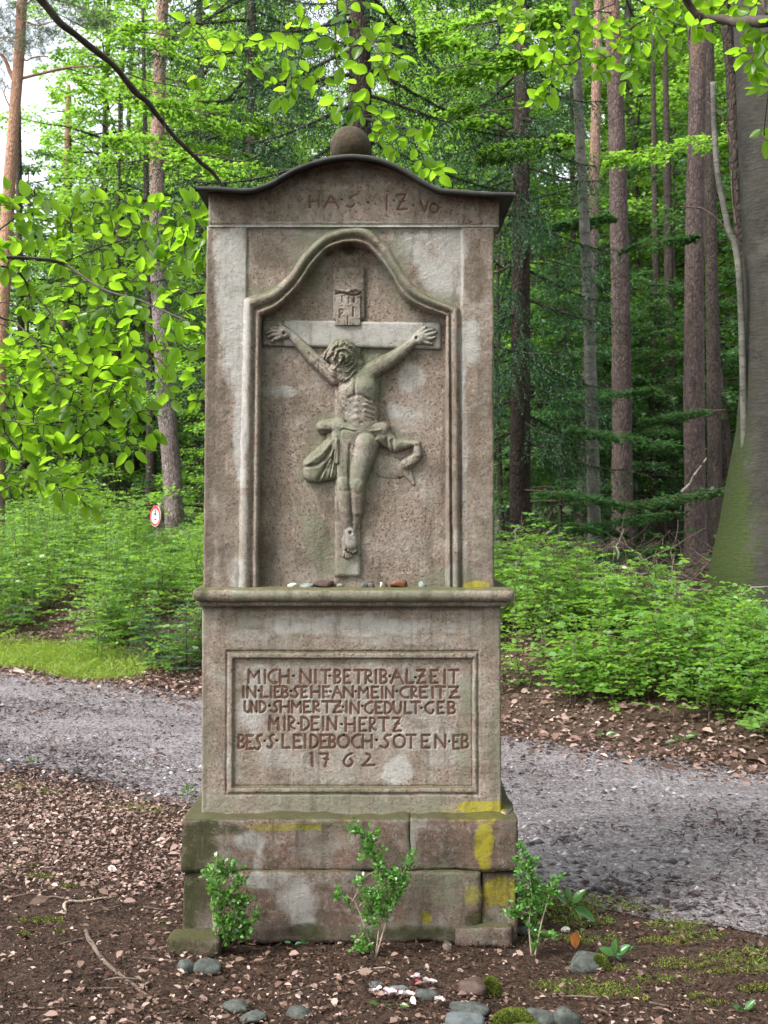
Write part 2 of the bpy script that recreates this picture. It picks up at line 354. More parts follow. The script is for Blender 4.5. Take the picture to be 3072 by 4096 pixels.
def bark(name, lo1, lo2, hi=None, z0=3., z1=5.5, sc=9, moss=0.):
    m, t, b = mat(name, .92, .2); p = pos(t)
    mp = N(t, 'Mapping', ins={'Scale': (1, 1, .35)}); t.links.new(p, mp.inputs[0]); q = mp.outputs[0]
    v = N(t, 'TexVoronoi', feature='DISTANCE_TO_EDGE', ins={'Scale': sc*3.7}); 
    wp = N(t, 'VectorMath', operation='ADD'); t.links.new(q, wp.inputs[0])
    nz = N(t, 'TexNoise', ins={'Scale': 18, 'Detail': 3}); t.links.new(q, nz.inputs[0])
    sc_ = N(t, 'VectorMath', operation='SCALE', ins={3: .05}); t.links.new(nz.outputs['Color'], sc_.inputs[0]); t.links.new(sc_.outputs[0], wp.inputs[1])
    t.links.new(wp.outputs[0], v.inputs['Vector'])
    col = mix(t, ramp(t, noise(t, sc, 5, .7, q), [(.35, 0.), (.65, 1.)]), lo1, lo2)
    if hi:
        s = N(t, 'SeparateXYZ'); t.links.new(p, s.inputs[0])
        f = ramp(t, math_(t, 'ADD', math_(t, 'DIVIDE', math_(t, 'SUBTRACT', s.outputs[2], z0), z1-z0), math_(t, 'MULTIPLY', noise(t, 3, 4, .7, p), .5)), [(.4, 0.), (.9, 1.)])
        col = mix(t, f, col, mix(t, noise(t, 20, 4, .7, q), hi, tuple(c*1.7 for c in hi)))
    col = mix(t, ramp(t, noise(t, 34, 5, .8, q), [(.50, 0.), (.62, .55)]), col, tuple(c*1.55 for c in lo2))
    col = mix(t, ramp(t, noise(t, 26, 5, .8, p), [(.36, .6), (.48, 0.)]), col, tuple(c*.45 for c in lo1))
    edge = ramp(t, v.outputs['Distance'], [(0., 1.), (.12, 0.)])
    col = mix(t, math_(t, 'MULTIPLY', edge, .5), col, tuple(c*.3 for c in lo1))
    if moss:
        g = t.nodes.new('ShaderNodeNewGeometry'); sx = N(t, 'SeparateXYZ'); t.links.new(g.outputs['Normal'], sx.inputs[0]); s = N(t, 'SeparateXYZ'); t.links.new(p, s.inputs[0])
        f = math_(t, 'ADD', math_(t, 'MULTIPLY', sx.outputs[0], -.8), math_(t, 'MULTIPLY', math_(t, 'SUBTRACT', 2.1, s.outputs[2]), .35))
        f = ramp(t, math_(t, 'ADD', f, math_(t, 'MULTIPLY', math_(t, 'SUBTRACT', noise(t, 7, 5, .7, p), .5), .9)), [(.45, 0.), (.75, 1.)])
        col = mix(t, math_(t, 'MULTIPLY', f, moss), col, mix(t, noise(t, 30, 4, .7, p), (.035, .055, .008), (.11, .14, .015)))
    t.links.new(col, b.inputs['Base Color'])
    bump(t, b, math_(t, 'ADD', math_(t, 'MULTIPLY', ramp(t, v.outputs['Distance'], [(0., 0.), (.2, 1.)]), .6), noise(t, 45, 5, .75, q)), .016, .9)
    return m
M_PINE = bark('pine_bark', (.11, .085, .082), (.24, .19, .18), (.20, .125, .09), 4.6, 7.5)
M_PINEL = bark('orange_pine_bark', (.16, .11, .09), (.28, .20, .155), (.30, .17, .11), 1.8, 4.)
M_PINER = bark('red_grey_pine_bark', (.058, .042, .038), (.125, .092, .084), (.20, .12, .085), 6., 9.)
M_DARKB = bark('dark_bark', (.03, .024, .02), (.075, .06, .05))  # one dark brown bark for slim and background trunks
M_SPRB = bark('spruce_bark', (.035, .028, .024), (.09, .07, .06))
def beech_bark(name, c1, c2, moss):
    m, t, b = mat(name, .8, .3); p = pos(t)
    mp = N(t, 'Mapping', ins={'Scale': (1, 1, 4.5)}); t.links.new(p, mp.inputs[0]); q = mp.outputs[0]
    col = mix(t, ramp(t, noise(t, 4, 5, .7, p), [(.35, 0.), (.65, 1.)]), c1, c2)
    col = mix(t, ramp(t, noise(t, 6, 4, .8, q), [(.54, 0.), (.60, .8)]), col, (.045, .04, .035))
    col = mix(t, ramp(t, noise(t, 2.2, 6, .75, p), [(.50, 0.), (.60, .65)]), col, (.03, .028, .02))
    col = mix(t, ramp(t, noise(t, 3.1, 6, .75, p, .5), [(.56, 0.), (.66, .6)]), col, tuple(c*1.6 for c in c2))
    if moss:
        g = t.nodes.new('ShaderNodeNewGeometry'); sx = N(t, 'SeparateXYZ'); t.links.new(g.outputs['Normal'], sx.inputs[0]); s = N(t, 'SeparateXYZ'); t.links.new(p, s.inputs[0])
        f = math_(t, 'ADD', math_(t, 'MULTIPLY', sx.outputs[0], -.85), math_(t, 'MULTIPLY', math_(t, 'SUBTRACT', 1.5, s.outputs[2]), .30))
        f = ramp(t, math_(t, 'ADD', f, math_(t, 'MULTIPLY', math_(t, 'SUBTRACT', noise(t, 11, 8, .85, p), .5), 2.6)), [(.55, 0.), (.72, 1.)])
        col = mix(t, f, col, mix(t, noise(t, 30, 4, .7, p), (.008, .015, .003), (.040, .060, .007)))  # moss, its green darkened to carry the shade at the trunk foot
    t.links.new(col, b.inputs['Base Color']); bump(t, b, noise(t, 12, 5, .7, q), .012, .8)
    return m
M_BEECHB = beech_bark('old_beech_bark', (.014, .013, .010), (.040, .038, .031), True)
M_BEECHT = beech_bark('young_beech_bark', (.075, .075, .062), (.15, .145, .125), False)
# ------------------------------------------------------------------ terrain
A0 = np.array([-3.26, 10.04]); DR = np.array([.796, -.606]); NR = np.array([.606, .796])   # far road edge line in (x, Y)
def su(x, Y):
    return (x-A0[0])*DR[0]+(Y-A0[1])*DR[1], (x-A0[0])*NR[0]+(Y-A0[1])*NR[1]
def ground(x, Y):
    s, u = su(x, Y)
    left = 1-sst(-1., 3.5, s)
    z = .50*sst(.15, 2.4, u)+.50*sst(1.6, 5.2, u)*left*.5
    z = z+sst(6, 30, u)*(-.10+.35*left)+sst(30, 110, u)*2.5
    z = z+.05*fbm(x*.5, Y*.5, seed=3)*sst(-.5, .6, np.abs(u+1.1)-1.1)+.035*fbm(x*2.2, Y*2.2, seed=5)*(.35+sst(0, 1, u))
    near = sst(.0, .8, -u-2.25)
    z = z+near*(.03*fbm(x*1.3, Y*1.3, seed=9))
    z = z-.022*sst(-.02, .25, -u)*sst(0., .25, u+2.35)
    w_ = .08*np.sin(s*1.1)+.05*fbm(s*1.5, s*0, seed=17)
    z = z-.022*np.exp(-((u+.62+w_)/.13)**2)-.022*np.exp(-((u+1.70+w_)/.15)**2)+.012*np.exp(-((u+1.15+w_)/.2)**2)
    return z
gx = np.concatenate([-np.geomspace(90, 2.6, 70), np.linspace(-2.55, 2.55, 170), np.geomspace(2.6, 90, 70)])
gy = np.concatenate([np.linspace(-14, 2.6, 24), np.linspace(2.65, 7.5, 150), np.geomspace(7.55, 190, 130)])
GX, GY = np.meshgrid(gx, gy, indexing='ij'); GZ = ground(GX, GY)
link('ground', mesh('ground', np.stack([GX, GY+CAMY, GZ], -1).reshape(-1, 3), gridfaces(len(gx), len(gy)), smooth=True), M_SOIL, kind='structure')
sv = np.concatenate([np.linspace(-30, -8.2, 60), np.linspace(-8, 9, 260), np.linspace(9.2, 30, 60)]); uv_ = np.linspace(0, 1, 40)
SV, UV = np.meshgrid(sv, uv_, indexing='ij')
e0 = -2.30+.13*fbm(sv*.9, sv*0, seed=31)+.05*fbm(sv*5, sv*0, seed=32); e1 = .02+.12*fbm(sv*.8, sv*0, seed=33)+.05*fbm(sv*5, sv*0, seed=34)
UU = e0[:, None]*(1-UV)+e1[:, None]*UV
RX = A0[0]+SV*DR[0]+UU*NR[0]; RY = A0[1]+SV*DR[1]+UU*NR[1]
edge = np.minimum(UV, 1-UV)
RZ = ground(RX, RY)+.004+.010*sst(0, .12, edge)+.006*fbm(RX*3, RY*3, seed=35)*sst(0, .1, edge)
link('road', mesh('road', np.stack([RX, RY+CAMY, RZ], -1).reshape(-1, 3), gridfaces(len(sv), 40), smooth=True), M_ROAD, kind='structure')

# ------------------------------------------------------------------ stains and tone patches of the shrine, in photo pixels of its front plane
WHITE = [(930, 1010, 75, 110, 1), (925, 1180, 60, 140, 1), (935, 1380, 42, 170, 1), (985, 1400, 16, 260, .9), (965, 1700, 28, 300, .9), (975, 2050, 22, 160, .55), (950, 2310, 35, 60, .8),
         (1400, 905, 620, 16, .75), (1700, 985, 120, 70, .8), (1760, 1090, 75, 100, .9), (1800, 1000, 60, 90, .8), (1250, 920, 90, 25, .7), (1400, 2700, 430, 60, .35), (1400, 3060, 380, 90, .35), (1180, 960, 30, 20, .4), (1290, 1010, 30, 70, .5), (1540, 1050, 26, 80, .45), (1880, 1370, 45, 85, .95), (1850, 1500, 14, 160, .7), (1846, 1050, 12, 170, .8),
         (1860, 1900, 12, 400, .5), (1620, 1650, 80, 28, .7), (1655, 1500, 55, 55, .75), (1570, 1640, 25, 40, .8), (1120, 1560, 70, 22, .6), (1220, 1540, 30, 18, .5), (1830, 2160, 20, 50, .6), (1815, 2300, 26, 50, .6), (1060, 2270, 60, 40, .3), (1420, 2270, 50, 55, .45),
         (1400, 2505, 330, 38, .8), (1150, 2490, 170, 30, .6), (1600, 2560, 260, 22, .45), (1000, 2540, 80, 26, .5), (1590, 3085, 62, 52, 1.15), (1000, 2850, 60, 110, .7), (1030, 2700, 60, 60, .55), (1120, 3030, 160, 70, .5), (1700, 2960, 130, 60, .5),
         (1500, 2800, 420, 170, .42), (1760, 3020, 90, 60, .5), (1010, 3340, 65, 40, .95), (1040, 3420, 22, 60, .8), (1110, 3490, 160, 30, .7), (1200, 3560, 75, 90, .95), (1210, 3640, 50, 55, .9), (1330, 3490, 120, 30, .5), (1650, 3330, 18, 60, .7), (1700, 3280, 60, 14, .5), (870, 3480, 30, 50, .4)]
GREEN = [(1400, 925, 140, 30, .8), (1230, 1020, 60, 130, .75), (1580, 1050, 60, 130, .75), (1050, 1170, 110, 40, .8), (1720, 1190, 110, 35, .8), (1290, 960, 80, 50, .6), (1395, 1385, 75, 60, .9), (1345, 1360, 80, 50, .9), (1440, 1450, 60, 70, .9),
         (1480, 1530, 60, 60, .9), (1560, 1400, 60, 50, .7), (1240, 1370, 60, 40, .7), (1330, 1690, 75, 45, .95), (1420, 1720, 130, 30, .9), (1290, 1850, 90, 90, .85), (1250, 1910, 60, 40, .9), (1375, 1900, 50, 90, .8), (1460, 1890, 50, 90, .8), (1500, 1740, 70, 35, .8),
         (1590, 1760, 70, 40, .8), (1250, 2120, 50, 60, 1.05), (1290, 2200, 70, 60, .9), (1330, 2270, 70, 50, .7), (1200, 2040, 60, 80, .5), (1780, 2320, 110, 40, .85), (1400, 2380, 640, 26, .85), (1000, 2475, 40, 40, .6), (1400, 3215, 560, 40, .75), (1230, 3180, 200, 24, .7), (1870, 2800, 40, 90, .7), (1850, 3000, 30, 120, .6),
         (840, 3230, 70, 60, .8), (1750, 3520, 160, 90, .7), (1580, 3700, 300, 50, .5), (1640, 3340, 25, 110, .6), (1500, 2640, 400, 12, .4), (1990, 2500, 22, 160, .6), (1985, 3000, 30, 300, .65), (830, 3000, 28, 250, .5), (820, 2500, 22, 100, .6), (1750, 1290, 50, 40, .5), (960, 2120, 25, 180, .4)]
YELLOW = [(1930, 3232, 110, 34, 1.2), (1850, 3245, 100, 22, .9), (1250, 3262, 420, 13, .8), (1650, 3268, 220, 12, .6), (1905, 2342, 75, 18, 1.1), (1860, 2372, 90, 22, .7), (1100, 3285, 190, 22, 1.0), (1300, 3275, 90, 14, .7), (1925, 3360, 42, 105, 1.25), (1935, 3310, 40, 50, 1.1), (1990, 3540, 75, 60, 1.15), (1885, 3540, 40, 50, 1.0), (1920, 3620, 40, 50, .8), (2030, 3600, 45, 60, .8), (1700, 3640, 26, 34, 1.15), (1820, 3600, 40, 60, .5), (1540, 3650, 60, 60, .5)]
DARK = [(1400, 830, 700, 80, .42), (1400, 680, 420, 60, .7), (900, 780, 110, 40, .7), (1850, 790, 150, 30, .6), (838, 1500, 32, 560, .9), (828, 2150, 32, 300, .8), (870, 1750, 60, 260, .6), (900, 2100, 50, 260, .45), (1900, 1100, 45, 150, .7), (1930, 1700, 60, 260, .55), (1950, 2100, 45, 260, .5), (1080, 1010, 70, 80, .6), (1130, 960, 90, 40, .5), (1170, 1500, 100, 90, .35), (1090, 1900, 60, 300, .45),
        (1400, 1060, 90, 50, .5), (1060, 2200, 50, 120, .6), (1800, 1800, 30, 480, .5), (1400, 2432, 640, 14, .9), (940, 2600, 60, 10, .6), (815, 2900, 16, 400, .5), (1560, 3420, 60, 60, .6), (1400, 3700, 700, 30, .8), (900, 3600, 90, 90, .5), (1150, 3650, 90, 60, .35), (1300, 3450, 160, 24, .5), (1000, 3660, 160, 40, .5), (1520, 1760, 250, 160, .15)]  # darker brown areas: head, edges, niche sides, below the ledge, plinth foot
BLACKG = [(1400, 985, 45, 22, .95), (1310, 1000, 25, 14, .6), (800, 3380, 90, 110, .9), (760, 3560, 60, 130, 1.1), (830, 3560, 80, 70, .9), (1230, 3690, 90, 30, .9), (950, 3700, 60, 20, .6), (1260, 3282, 70, 14, 1.0), (860, 3290, 130, 30, .95), (1900, 3650, 70, 50, .8), (1700, 3700, 240, 30, .7), (2060, 3400, 20, 70, .4), (800, 2372, 40, 30, .6)]
def spots(L, X, Y, seed):
    n = fbm(X/70., Y/70., o=4, seed=seed)*1.1
    r = np.zeros_like(X)
    for cx, cy, rx, ry, s in L:
        d = np.sqrt(((X-cx)/rx)**2+((Y-cy)/ry)**2)
        r = np.maximum(r, s*np.clip((1.35-d+n*.5)/.6, 0, 1))
    return r
def stains(V):
    X, Y = fpx(V[:, 0], V[:, 2]); front = (V[:, 1] < .12)
    a = np.stack([spots(WHITE, X, Y, 1)*front, spots(GREEN, X, Y, 2)*front, spots(YELLOW, X, Y, 3)*front], -1)
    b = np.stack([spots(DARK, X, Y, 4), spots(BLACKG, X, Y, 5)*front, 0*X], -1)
    return {'stain': a, 'stain2': b}
# ------------------------------------------------------------------ letters
cv = 1
FONT = {
 'A': [[(0, 1), (.45, 0), (1, 1)], [(.2, .56), (.76, .56)]],
 'B': [[(0, 0), (0, 1)], [(0, 0), (.6, .0), (.95, .16), (.8, .4), (.15, .5), cv], [(.15, .5), (.7, .52), (1.05, .72), (.85, .97), (0, 1), cv]],
 'C': [[(1, .0), (.55, .03), (.1, .28), (0, .55), (.2, .85), (.6, 1.02), (1, .97), cv]],
 'D': [[(0, 0), (0, 1)], [(0, 0), (.55, .04), (1, .35), (1, .65), (.6, .96), (0, 1), cv]],
 'E': [[(0, 0), (0, 1)], [(0, .02), (1, 0)], [(0, .5), (.7, .48)], [(0, 1), (1, .98)]],
 'G': [[(.95, .0), (.5, .05), (.08, .3), (0, .55), (.15, .82), (.55, 1.02), (.9, .97), (1, .72), cv]],
 'H': [[(0, 0), (0, 1)], [(1, 0), (1, 1)], [(0, .5), (1, .48)]],
 'I': [[(0, 0), (0, 1)]],
 'L': [[(.05, 0), (0, 1), (1, .97)]],
 'M': [[(0, 1), (.05, 0), (.5, .55), (.95, .05), (1, 1)]],
 'N': [[(0, 1), (.03, 0), (.97, 1), (1, 0)]],
 'O': [[(.5, 0), (.9, .15), (1, .5), (.85, .87), (.5, 1), (.12, .87), (0, .5), (.12, .13), (.5, 0), cv]],
 'R': [[(0, 0), (0, 1)], [(0, .0), (.6, .0), (.95, .2), (.75, .42), (.15, .52), cv], [(.2, .52), (.5, .8), (1, .92)]],
 'S': [[(1, .0), (.6, .03), (.35, .25), (.6, .5), (.8, .7), (.6, .95), (.3, 1), (0, .88), cv]],
 'T': [[(0, 0), (1, 0)], [(.5, 0), (.5, 1)]],
 'U': [[(.05, 0), (0, .7), (.3, 1), (.75, .97), (.98, .65), (1, 0), cv]],
 'V': [[(0, 0), (.55, 1), (1, .05)]],
 'Z': [[(0, .02), (.9, 0), (.05, 1), (1, .97)], [(.3, .5), (.78, .42)]],
 '1': [[(0, .0), (.6, -.02), (.75, 1)]],
 '7': [[(0, .02), (.95, .02), (.6, 1)], [(.55, .42), (1, .46)]],
 '6': [[(.9, .0), (.4, .15), (.05, .5), (.0, .8), (.4, 1.02), (.85, .9), (1, .62), (.72, .42), cv]],
 '2': [[(.3, .0), (.6, .08), (.65, .3), (.4, .6), (0, .98)], [(0, .98), (1, .95)]],
 '.': [[(0, .5), (.02, .5)]],
}
def chaikin(P):
    for _ in range(2):
        Q = [P[0]]
        for a, b in zip(P[:-1], P[1:]): Q += [(.75*a[0]+.25*b[0], .75*a[1]+.25*b[1]), (.25*a[0]+.75*b[0], .25*a[1]+.75*b[1])]
        P = Q+[P[-1]]
    return P
def parse(row, ox, oy, k, top, bot):
    out = []
    for tok in row.split():
        ch, rest = tok[0], tok[1:]
        v = [float(q) for q in rest.split(',')]
        x0 = v[0]; x1 = v[1] if len(v) > 1 else v[0]+1
        t_, b_ = (v[2], v[3]) if len(v) > 3 else (top, bot)
        if ch == '.':
            cy = v[1] if len(v) > 1 else (top+bot)/2
            out.append(('.', [[(ox+(x0-3)*k, oy+cy*k), (ox+(x0+3)*k, oy+cy*k)]])); continue
        st = []
        for s in FONT[ch]:
            P = [q for q in s if q != 1]
            if s[-1] == 1: P = chaikin(P)
            st.append([(ox+(x0+(x1-x0)*a)*k, oy+(t_+(b_-t_)*b)*k) for a, b in P])
        out.append((ch, st))
    return out
K = .31344
LET = []
LET += parse('M300,440 I512 C555,660 H705,815 .875,210 N965,1095 I1158 T1230,1340 .1337,210 B1403,1475 E1525,1600', 900, 2640, K, 135, 303)
LET += parse('T120,235 R267,345 I397 B458,535 .573,214 A590,745 L790,875 .902,228 Z920,1030 E1103,1185 I1276 T1335,1450', 1380, 2640, K, 137, 303)
LET += parse('I238 N285,390 .430,398 L463,545 I592 E637,700 B733,803 .842,403 S850,950 E983,1050 H1105,1208 E1257,1325 .1348,410 A1375,1495 N1520,1635', 900, 2640, K, 347, 485)
LET += parse('.138,407 M180,295 E348,425 I478 N523,620 .663,405 C705,810 R853,920 E963,1050 I1120 T1165,1280 Z1330,1460', 1380, 2640, K, 350, 490)
LET += parse('U250,322 N338,405 D443,520 .567,592 S590,690 H715,818 M855,970 E1012,1085 R1133,1205 T1250,1360 Z1380,1490 .1503,605 I1552', 900, 2640, K, 537, 675)
LET += parse('N73,180 .220,594 G255,355 E395,470 D513,595 U620,718 L768,850 T850,960 .978,618 G1025,1130 E1188,1260 B1325,1405', 1380, 2640, K, 545, 690)
LET += parse('M568,685 I762 R820,890 .937,180 D978,1075 E1112,1195 I1254 N1313,1420 .1490,190', 900, 2840, K, 100, 265)
LET += parse('H12,125 E190,270 R323,390 T435,560 Z615,715', 1380, 2840, K, 110, 277)
LET += parse('B175,250 E280,355,333,507 S380,470,330,515 .507,403 S545,625 .665,398 L738,825 E885,975 I1025 D1098,1190 E1222,1310 B1337,1410 O1440,1590', 900, 2840, K, 327, 492)
LET += parse('C90,190 H230,343 .405,392 S455,585 O620,770 T790,900 E985,1080 N1153,1283 .1330,408 E1385,1455,333,505 B1497,1575', 1380, 2840, K, 327, 492)
LET += parse('11100,1125 71215,1320 61515,1630', 900, 2840, K, 565, 728)
LET += parse('2230,375', 1380, 2840, K, 568, 720)
K2 = .36166
HEADL = parse('H107,212 .265,180 A272,432 .465,163 S512,635 .752,195 .758,195 I962,962,120,268 .970,68 .1045,180 Z1072,1185,105,275 .1253,230 V1335,1420,182,295 O1440,1535,207,310', 1200, 740, K2, 118, 252)
K3 = .36166
PLQ = parse('I740,741 N815,875,780,838 R712,755,915,1005 I862,863,890,990', 1100, 900, K3, 765, 830)
def sdist(X, Y, strokes, w=30):
    d = np.full(X.shape, 1e3)
    for s in strokes:
        for a, b in zip(s[:-1], s[1:]):
            bx = (X > min(a[0], b[0])-w) & (X < max(a[0], b[0])+w) & (Y > min(a[1], b[1])-w) & (Y < max(a[1], b[1])+w)
            if not bx.any(): continue
            x, y = X[bx], Y[bx]; dx, dy = b[0]-a[0], b[1]-a[1]
            t = np.clip(((x-a[0])*dx+(y-a[1])*dy)/(dx*dx+dy*dy+1e-9), 0, 1)
            d[bx] = np.minimum(d[bx], np.hypot(x-a[0]-t*dx, y-a[1]-t*dy))
    return d
def letter_mesh(strokes, wpx, yy):
    """recessed paint lying in the cut: a ribbon with round ends for every stroke"""
    parts = []
    for si, s in enumerate(strokes):
        P = np.array(s, float)
        if len(P) > 2 or np.hypot(*(P[-1]-P[0])) > wpx:
            n = max(len(P), 8); seg = np.r_[0, np.cumsum(np.hypot(*np.diff(P, axis=0).T))]; t = np.unique(np.r_[seg, np.linspace(0, seg[-1], n)])
            Q = np.stack([np.interp(t, seg, P[:, 0]), np.interp(t, seg, P[:, 1])], -1)
        else: Q = P
        T = np.gradient(Q, axis=0); T /= np.linalg.norm(T, axis=1)[:, None]+1e-9; Nn = np.stack([-T[:, 1], T[:, 0]], -1)
        h = wpx/2*(1+.18*vn(np.arange(len(Q))*.8, np.full(len(Q), Q[0, 0]), seed=8)); L = Q+Nn*h[:, None]; Rr = Q-Nn*h[:, None]
        yv = yy+.0003*si
        V2 = np.concatenate([L, Rr]); n = len(Q); i = np.arange(n-1)
        V = np.stack([fx(V2[:, 0]), np.full(len(V2), yv), fz(V2[:, 1])], -1)
        parts.append((V, np.stack([i, i+1, n+i+1, n+i], -1)))
        for c in (Q[0], Q[-1]):                # end discs a hair in front
            th = np.arange(10)*2*np.pi/10; rr = wpx*.60
            D = np.stack([fx(c[0]+rr*np.cos(th)), np.full(10, yv-.00012), fz(c[1]+rr*np.sin(th))], -1)
            parts.append((D, np.arange(10)[None]))
    return join(parts)

# ------------------------------------------------------------------ the shrine
shrine = thing('wayside_shrine', 'tall weathered sandstone wayside shrine with carved crucifixion niche, inscription and curved metal cap', 'wayside shrine', (-.107, .17, 0))
def relief(px0, px1, py0, py1, step, hf, back, y0=0., round_=7., taper=None):
    nx = int((px1-px0)/step)+1; ny = int((py1-py0)/step)+1
    X, Y = np.meshgrid(np.linspace(px0, px1, nx), np.linspace(py0, py1, ny), indexing='ij')
    h = hf(X, Y)
    e = np.minimum(np.minimum(X-px0, px1-X), 1e9); e2 = e+3*fbm(Y/60., X*0+px0, seed=51)
    h = h-.006*(1-sst(0, round_, e2))**2
    Xw = X+ (taper(X, Y) if taper else 0)
    wob = 2.2*fbm(Y/45., X*0, seed=int(px0) % 97)*(1-sst(0, 12, e))
    V = np.stack([fx(Xw+wob), y0-h, fz(Y)], -1)
    # skirt going back on all four sides
    Vp = np.zeros((nx+2, ny+2, 3)); Vp[1:-1, 1:-1] = V
    Vp[0, 1:-1] = V[0]; Vp[-1, 1:-1] = V[-1]; Vp[1:-1, 0] = V[:, 0]; Vp[1:-1, -1] = V[:, -1]
    for a, b in ((0, 0), (0, -1), (-1, 0), (-1, -1)): Vp[a, b] = V[a, b]
    Vp[0, :, 1] = Vp[-1, :, 1] = back; Vp[:, 0, 1] = Vp[:, -1, 1] = back
    return Vp.reshape(-1, 3), gridfaces(nx+2, ny+2)[:, ::-1]
def stone(name, V, F, m=M_STONE, parent=shrine, **k):
    return part(name, V, F, m, parent, attrs=stains(V), smooth=True, **k)
def bxs(px0, px1, py0, py1, yf, yb, **k):
    Yd = yf-CAMY; a = W(px0, py1, Yd); b = W(px1, py0, Yd)
    return rough_box(a[0], b[0], yf, yb, a[2], b[2], **k)
# plinth: two courses of red sandstone
V, F = bxs(728, 1641.4, 3275, 3486, -.075, .45, step=.012, rad=.004, amp=.008, seed=11, nsc=9); stone('plinth_block', V, F, M_PLINTH)
V, F = bxs(1641.6, 2076, 3272, 3483, -.077, .45, step=.012, rad=.005, amp=.008, seed=12, nsc=9); stone('plinth_block', V, F, M_PLINTH)
V, F = bxs(728, 1923, 3485, 3770, -.078, .45, step=.012, rad=.006, amp=.010, seed=13, nsc=8); stone('plinth_block', V, F, M_PLINTH)
V, F = bxs(1924.5, 2070, 3485, 3770, -.072, .45, step=.012, rad=.010, amp=.008, seed=14, nsc=8); stone('plinth_block', V, F, M_PLINTH)
# a small stone wedge behind the pedestal on the right end of the plinth
V, F = rock((fx(2020), .05, fz(3262)), (.035, .07, .05), 77, 10); stone('stone_wedge', V, F)
# pedestal with sunk inscription panel
strokes = [s for _, st in LET for s in st]
def ped_h(X, Y):
    h = .0015*fbm(X/30., Y/30., seed=21)+.0007*fbm(X/9., Y/9., seed=22)
    wob = 2.*fbm(X/90., Y/90., seed=23)
    def rd(a, b, c, d): return np.minimum(np.minimum(X-a, b-X), np.minimum(Y-c, d-Y))+wob
    o = rd(908, 1912, 2606, 3176); i = rd(932, 1892, 2634, 3150)
    h = h-.0045*np.exp(-(o/4.5)**2)+.0025*sst(2, 12, o)*(1-sst(0, 5, i))
    h = h-.0075*sst(-4, 4, i)-.003*np.exp(-((i-3)/4.)**2)
    d = sdist(X, Y, strokes, 14)
    return h-.0042*(1-sst(2.2, 7.0, d))
V, F = relief(808, 2003, 2424, 3274, 2.5, ped_h, .02, taper=lambda X, Y: (X-1405)/600.*3*(Y-2424)/850)
stone('inscription_panel', V, F)
V, F = rough_box(fx(810), fx(2001), .012, .40, fz(3272), fz(2424), step=.03, rad=.006, amp=.002, seed=24); stone('pedestal_core', V, F)
for ch, st in LET: part('letter', *letter_mesh(st, 7.4, .0095 if ch != '.' else .0092), M_LETTER, shrine)
# ledge between pedestal and shaft
V, F = bxs(765, 2062, 2352, 2409, -.048, .43, step=.009, rad=.0215, amp=.0022, seed=25); stone('ledge', V, F)
V, F = bxs(790, 2036, 2400, 2428, -.022, .41, step=.012, rad=.006, amp=.001, seed=26); stone('ledge_fillet', V, F)
# shaft with the niche
IN_C = [(1041, 1259), (1080, 1243), (1120, 1219), (1190, 1149), (1242, 1071), (1295, 1009), (1340, 983), (1405, 970), (1465, 982), (1513, 1027), (1566, 1097), (1618, 1184), (1688, 1228), (1784, 1263)]
OUT_C = [(971, 1190), (1030, 1172), (1093, 1147), (1163, 1084), (1216, 1006), (1290, 938), (1335, 916), (1405, 904), (1475, 914), (1550, 980), (1609, 1076), (1672, 1155), (1749, 1195), (1838, 1228)]
ic = curve(IN_C, 130); oc = curve(OUT_C, 130)
def shaft_h(X, Y):
    h = .0018*fbm(X/35., Y/35., seed=27)+.0008*fbm(X/10., Y/10., seed=28)
    inner = sst(985, 992, X+2*fbm(Y/80., X*0, seed=29))*(1-sst(1844, 1850, X))*sst(908, 914, Y)
    h = h-.007*inner
    pin = np.interp(X, ic[:, 0], ic[:, 1])
    nich = (X > 1038) & (X < 1787) & (Y > pin+1)
    return np.where(nich, -.052+.0016*fbm(X/60., Y/60., seed=30)+.0012*fbm(X/6., Y/6., seed=36), h)
V, F = relief(826, 1975, 903, 2354, 3.6, shaft_h, .06, taper=lambda X, Y: (X-1400)/575.*12*(Y-903)/1450*np.where(X < 1400, 1.2, .25))
stone('shaft', V, F)
V, F = rough_box(fx(816), fx(1974), .056, .40, fz(2354), fz(903), step=.04, rad=.006, amp=.002, seed=37); stone('shaft_core', V, F)
leg = np.linspace(0, 1, 50)[:, None]
ip = np.concatenate([np.array([1031, 2352])*(1-leg)+np.array([1041, 1262])*leg, ic, np.array([1785, 1266])*(1-leg)+np.array([1791, 2352])*leg])
op = np.concatenate([np.array([946, 2352])*(1-leg)+np.array([970, 1194])*leg, oc, np.array([1839, 1232])*(1-leg)+np.array([1846, 2352])*leg])
prof = [(0, -.052), (0, -.004), (.03, .001), (.10, .005), (.17, .005), (.23, -.002), (.27, -.005), (.33, -.005), (.37, 0.), (.44, .006), (.54, .0105), (.64, .012), (.75, .0105), (.85, .006), (.90, .001), (.94, 0.), (1, -.009)]
P = ip[:, None]*(1-np.array([q[0] for q in prof]))[None, :, None]+op[:, None]*np.array([q[0] for q in prof])[None, :, None]
H = np.array([q[1] for q in prof])[None]+.0012*fbm(P[..., 0]/22., P[..., 1]/22., seed=38)*1.5
H[:, 0] = -.053
V = np.stack([fx(P[..., 0]+1.5*fbm(P[..., 0]/30, P[..., 1]/30, seed=39)), -H, fz(P[..., 1])], -1).reshape(-1, 3)
stone('niche_moulding', V, gridfaces(P.shape[0], P.shape[1]))
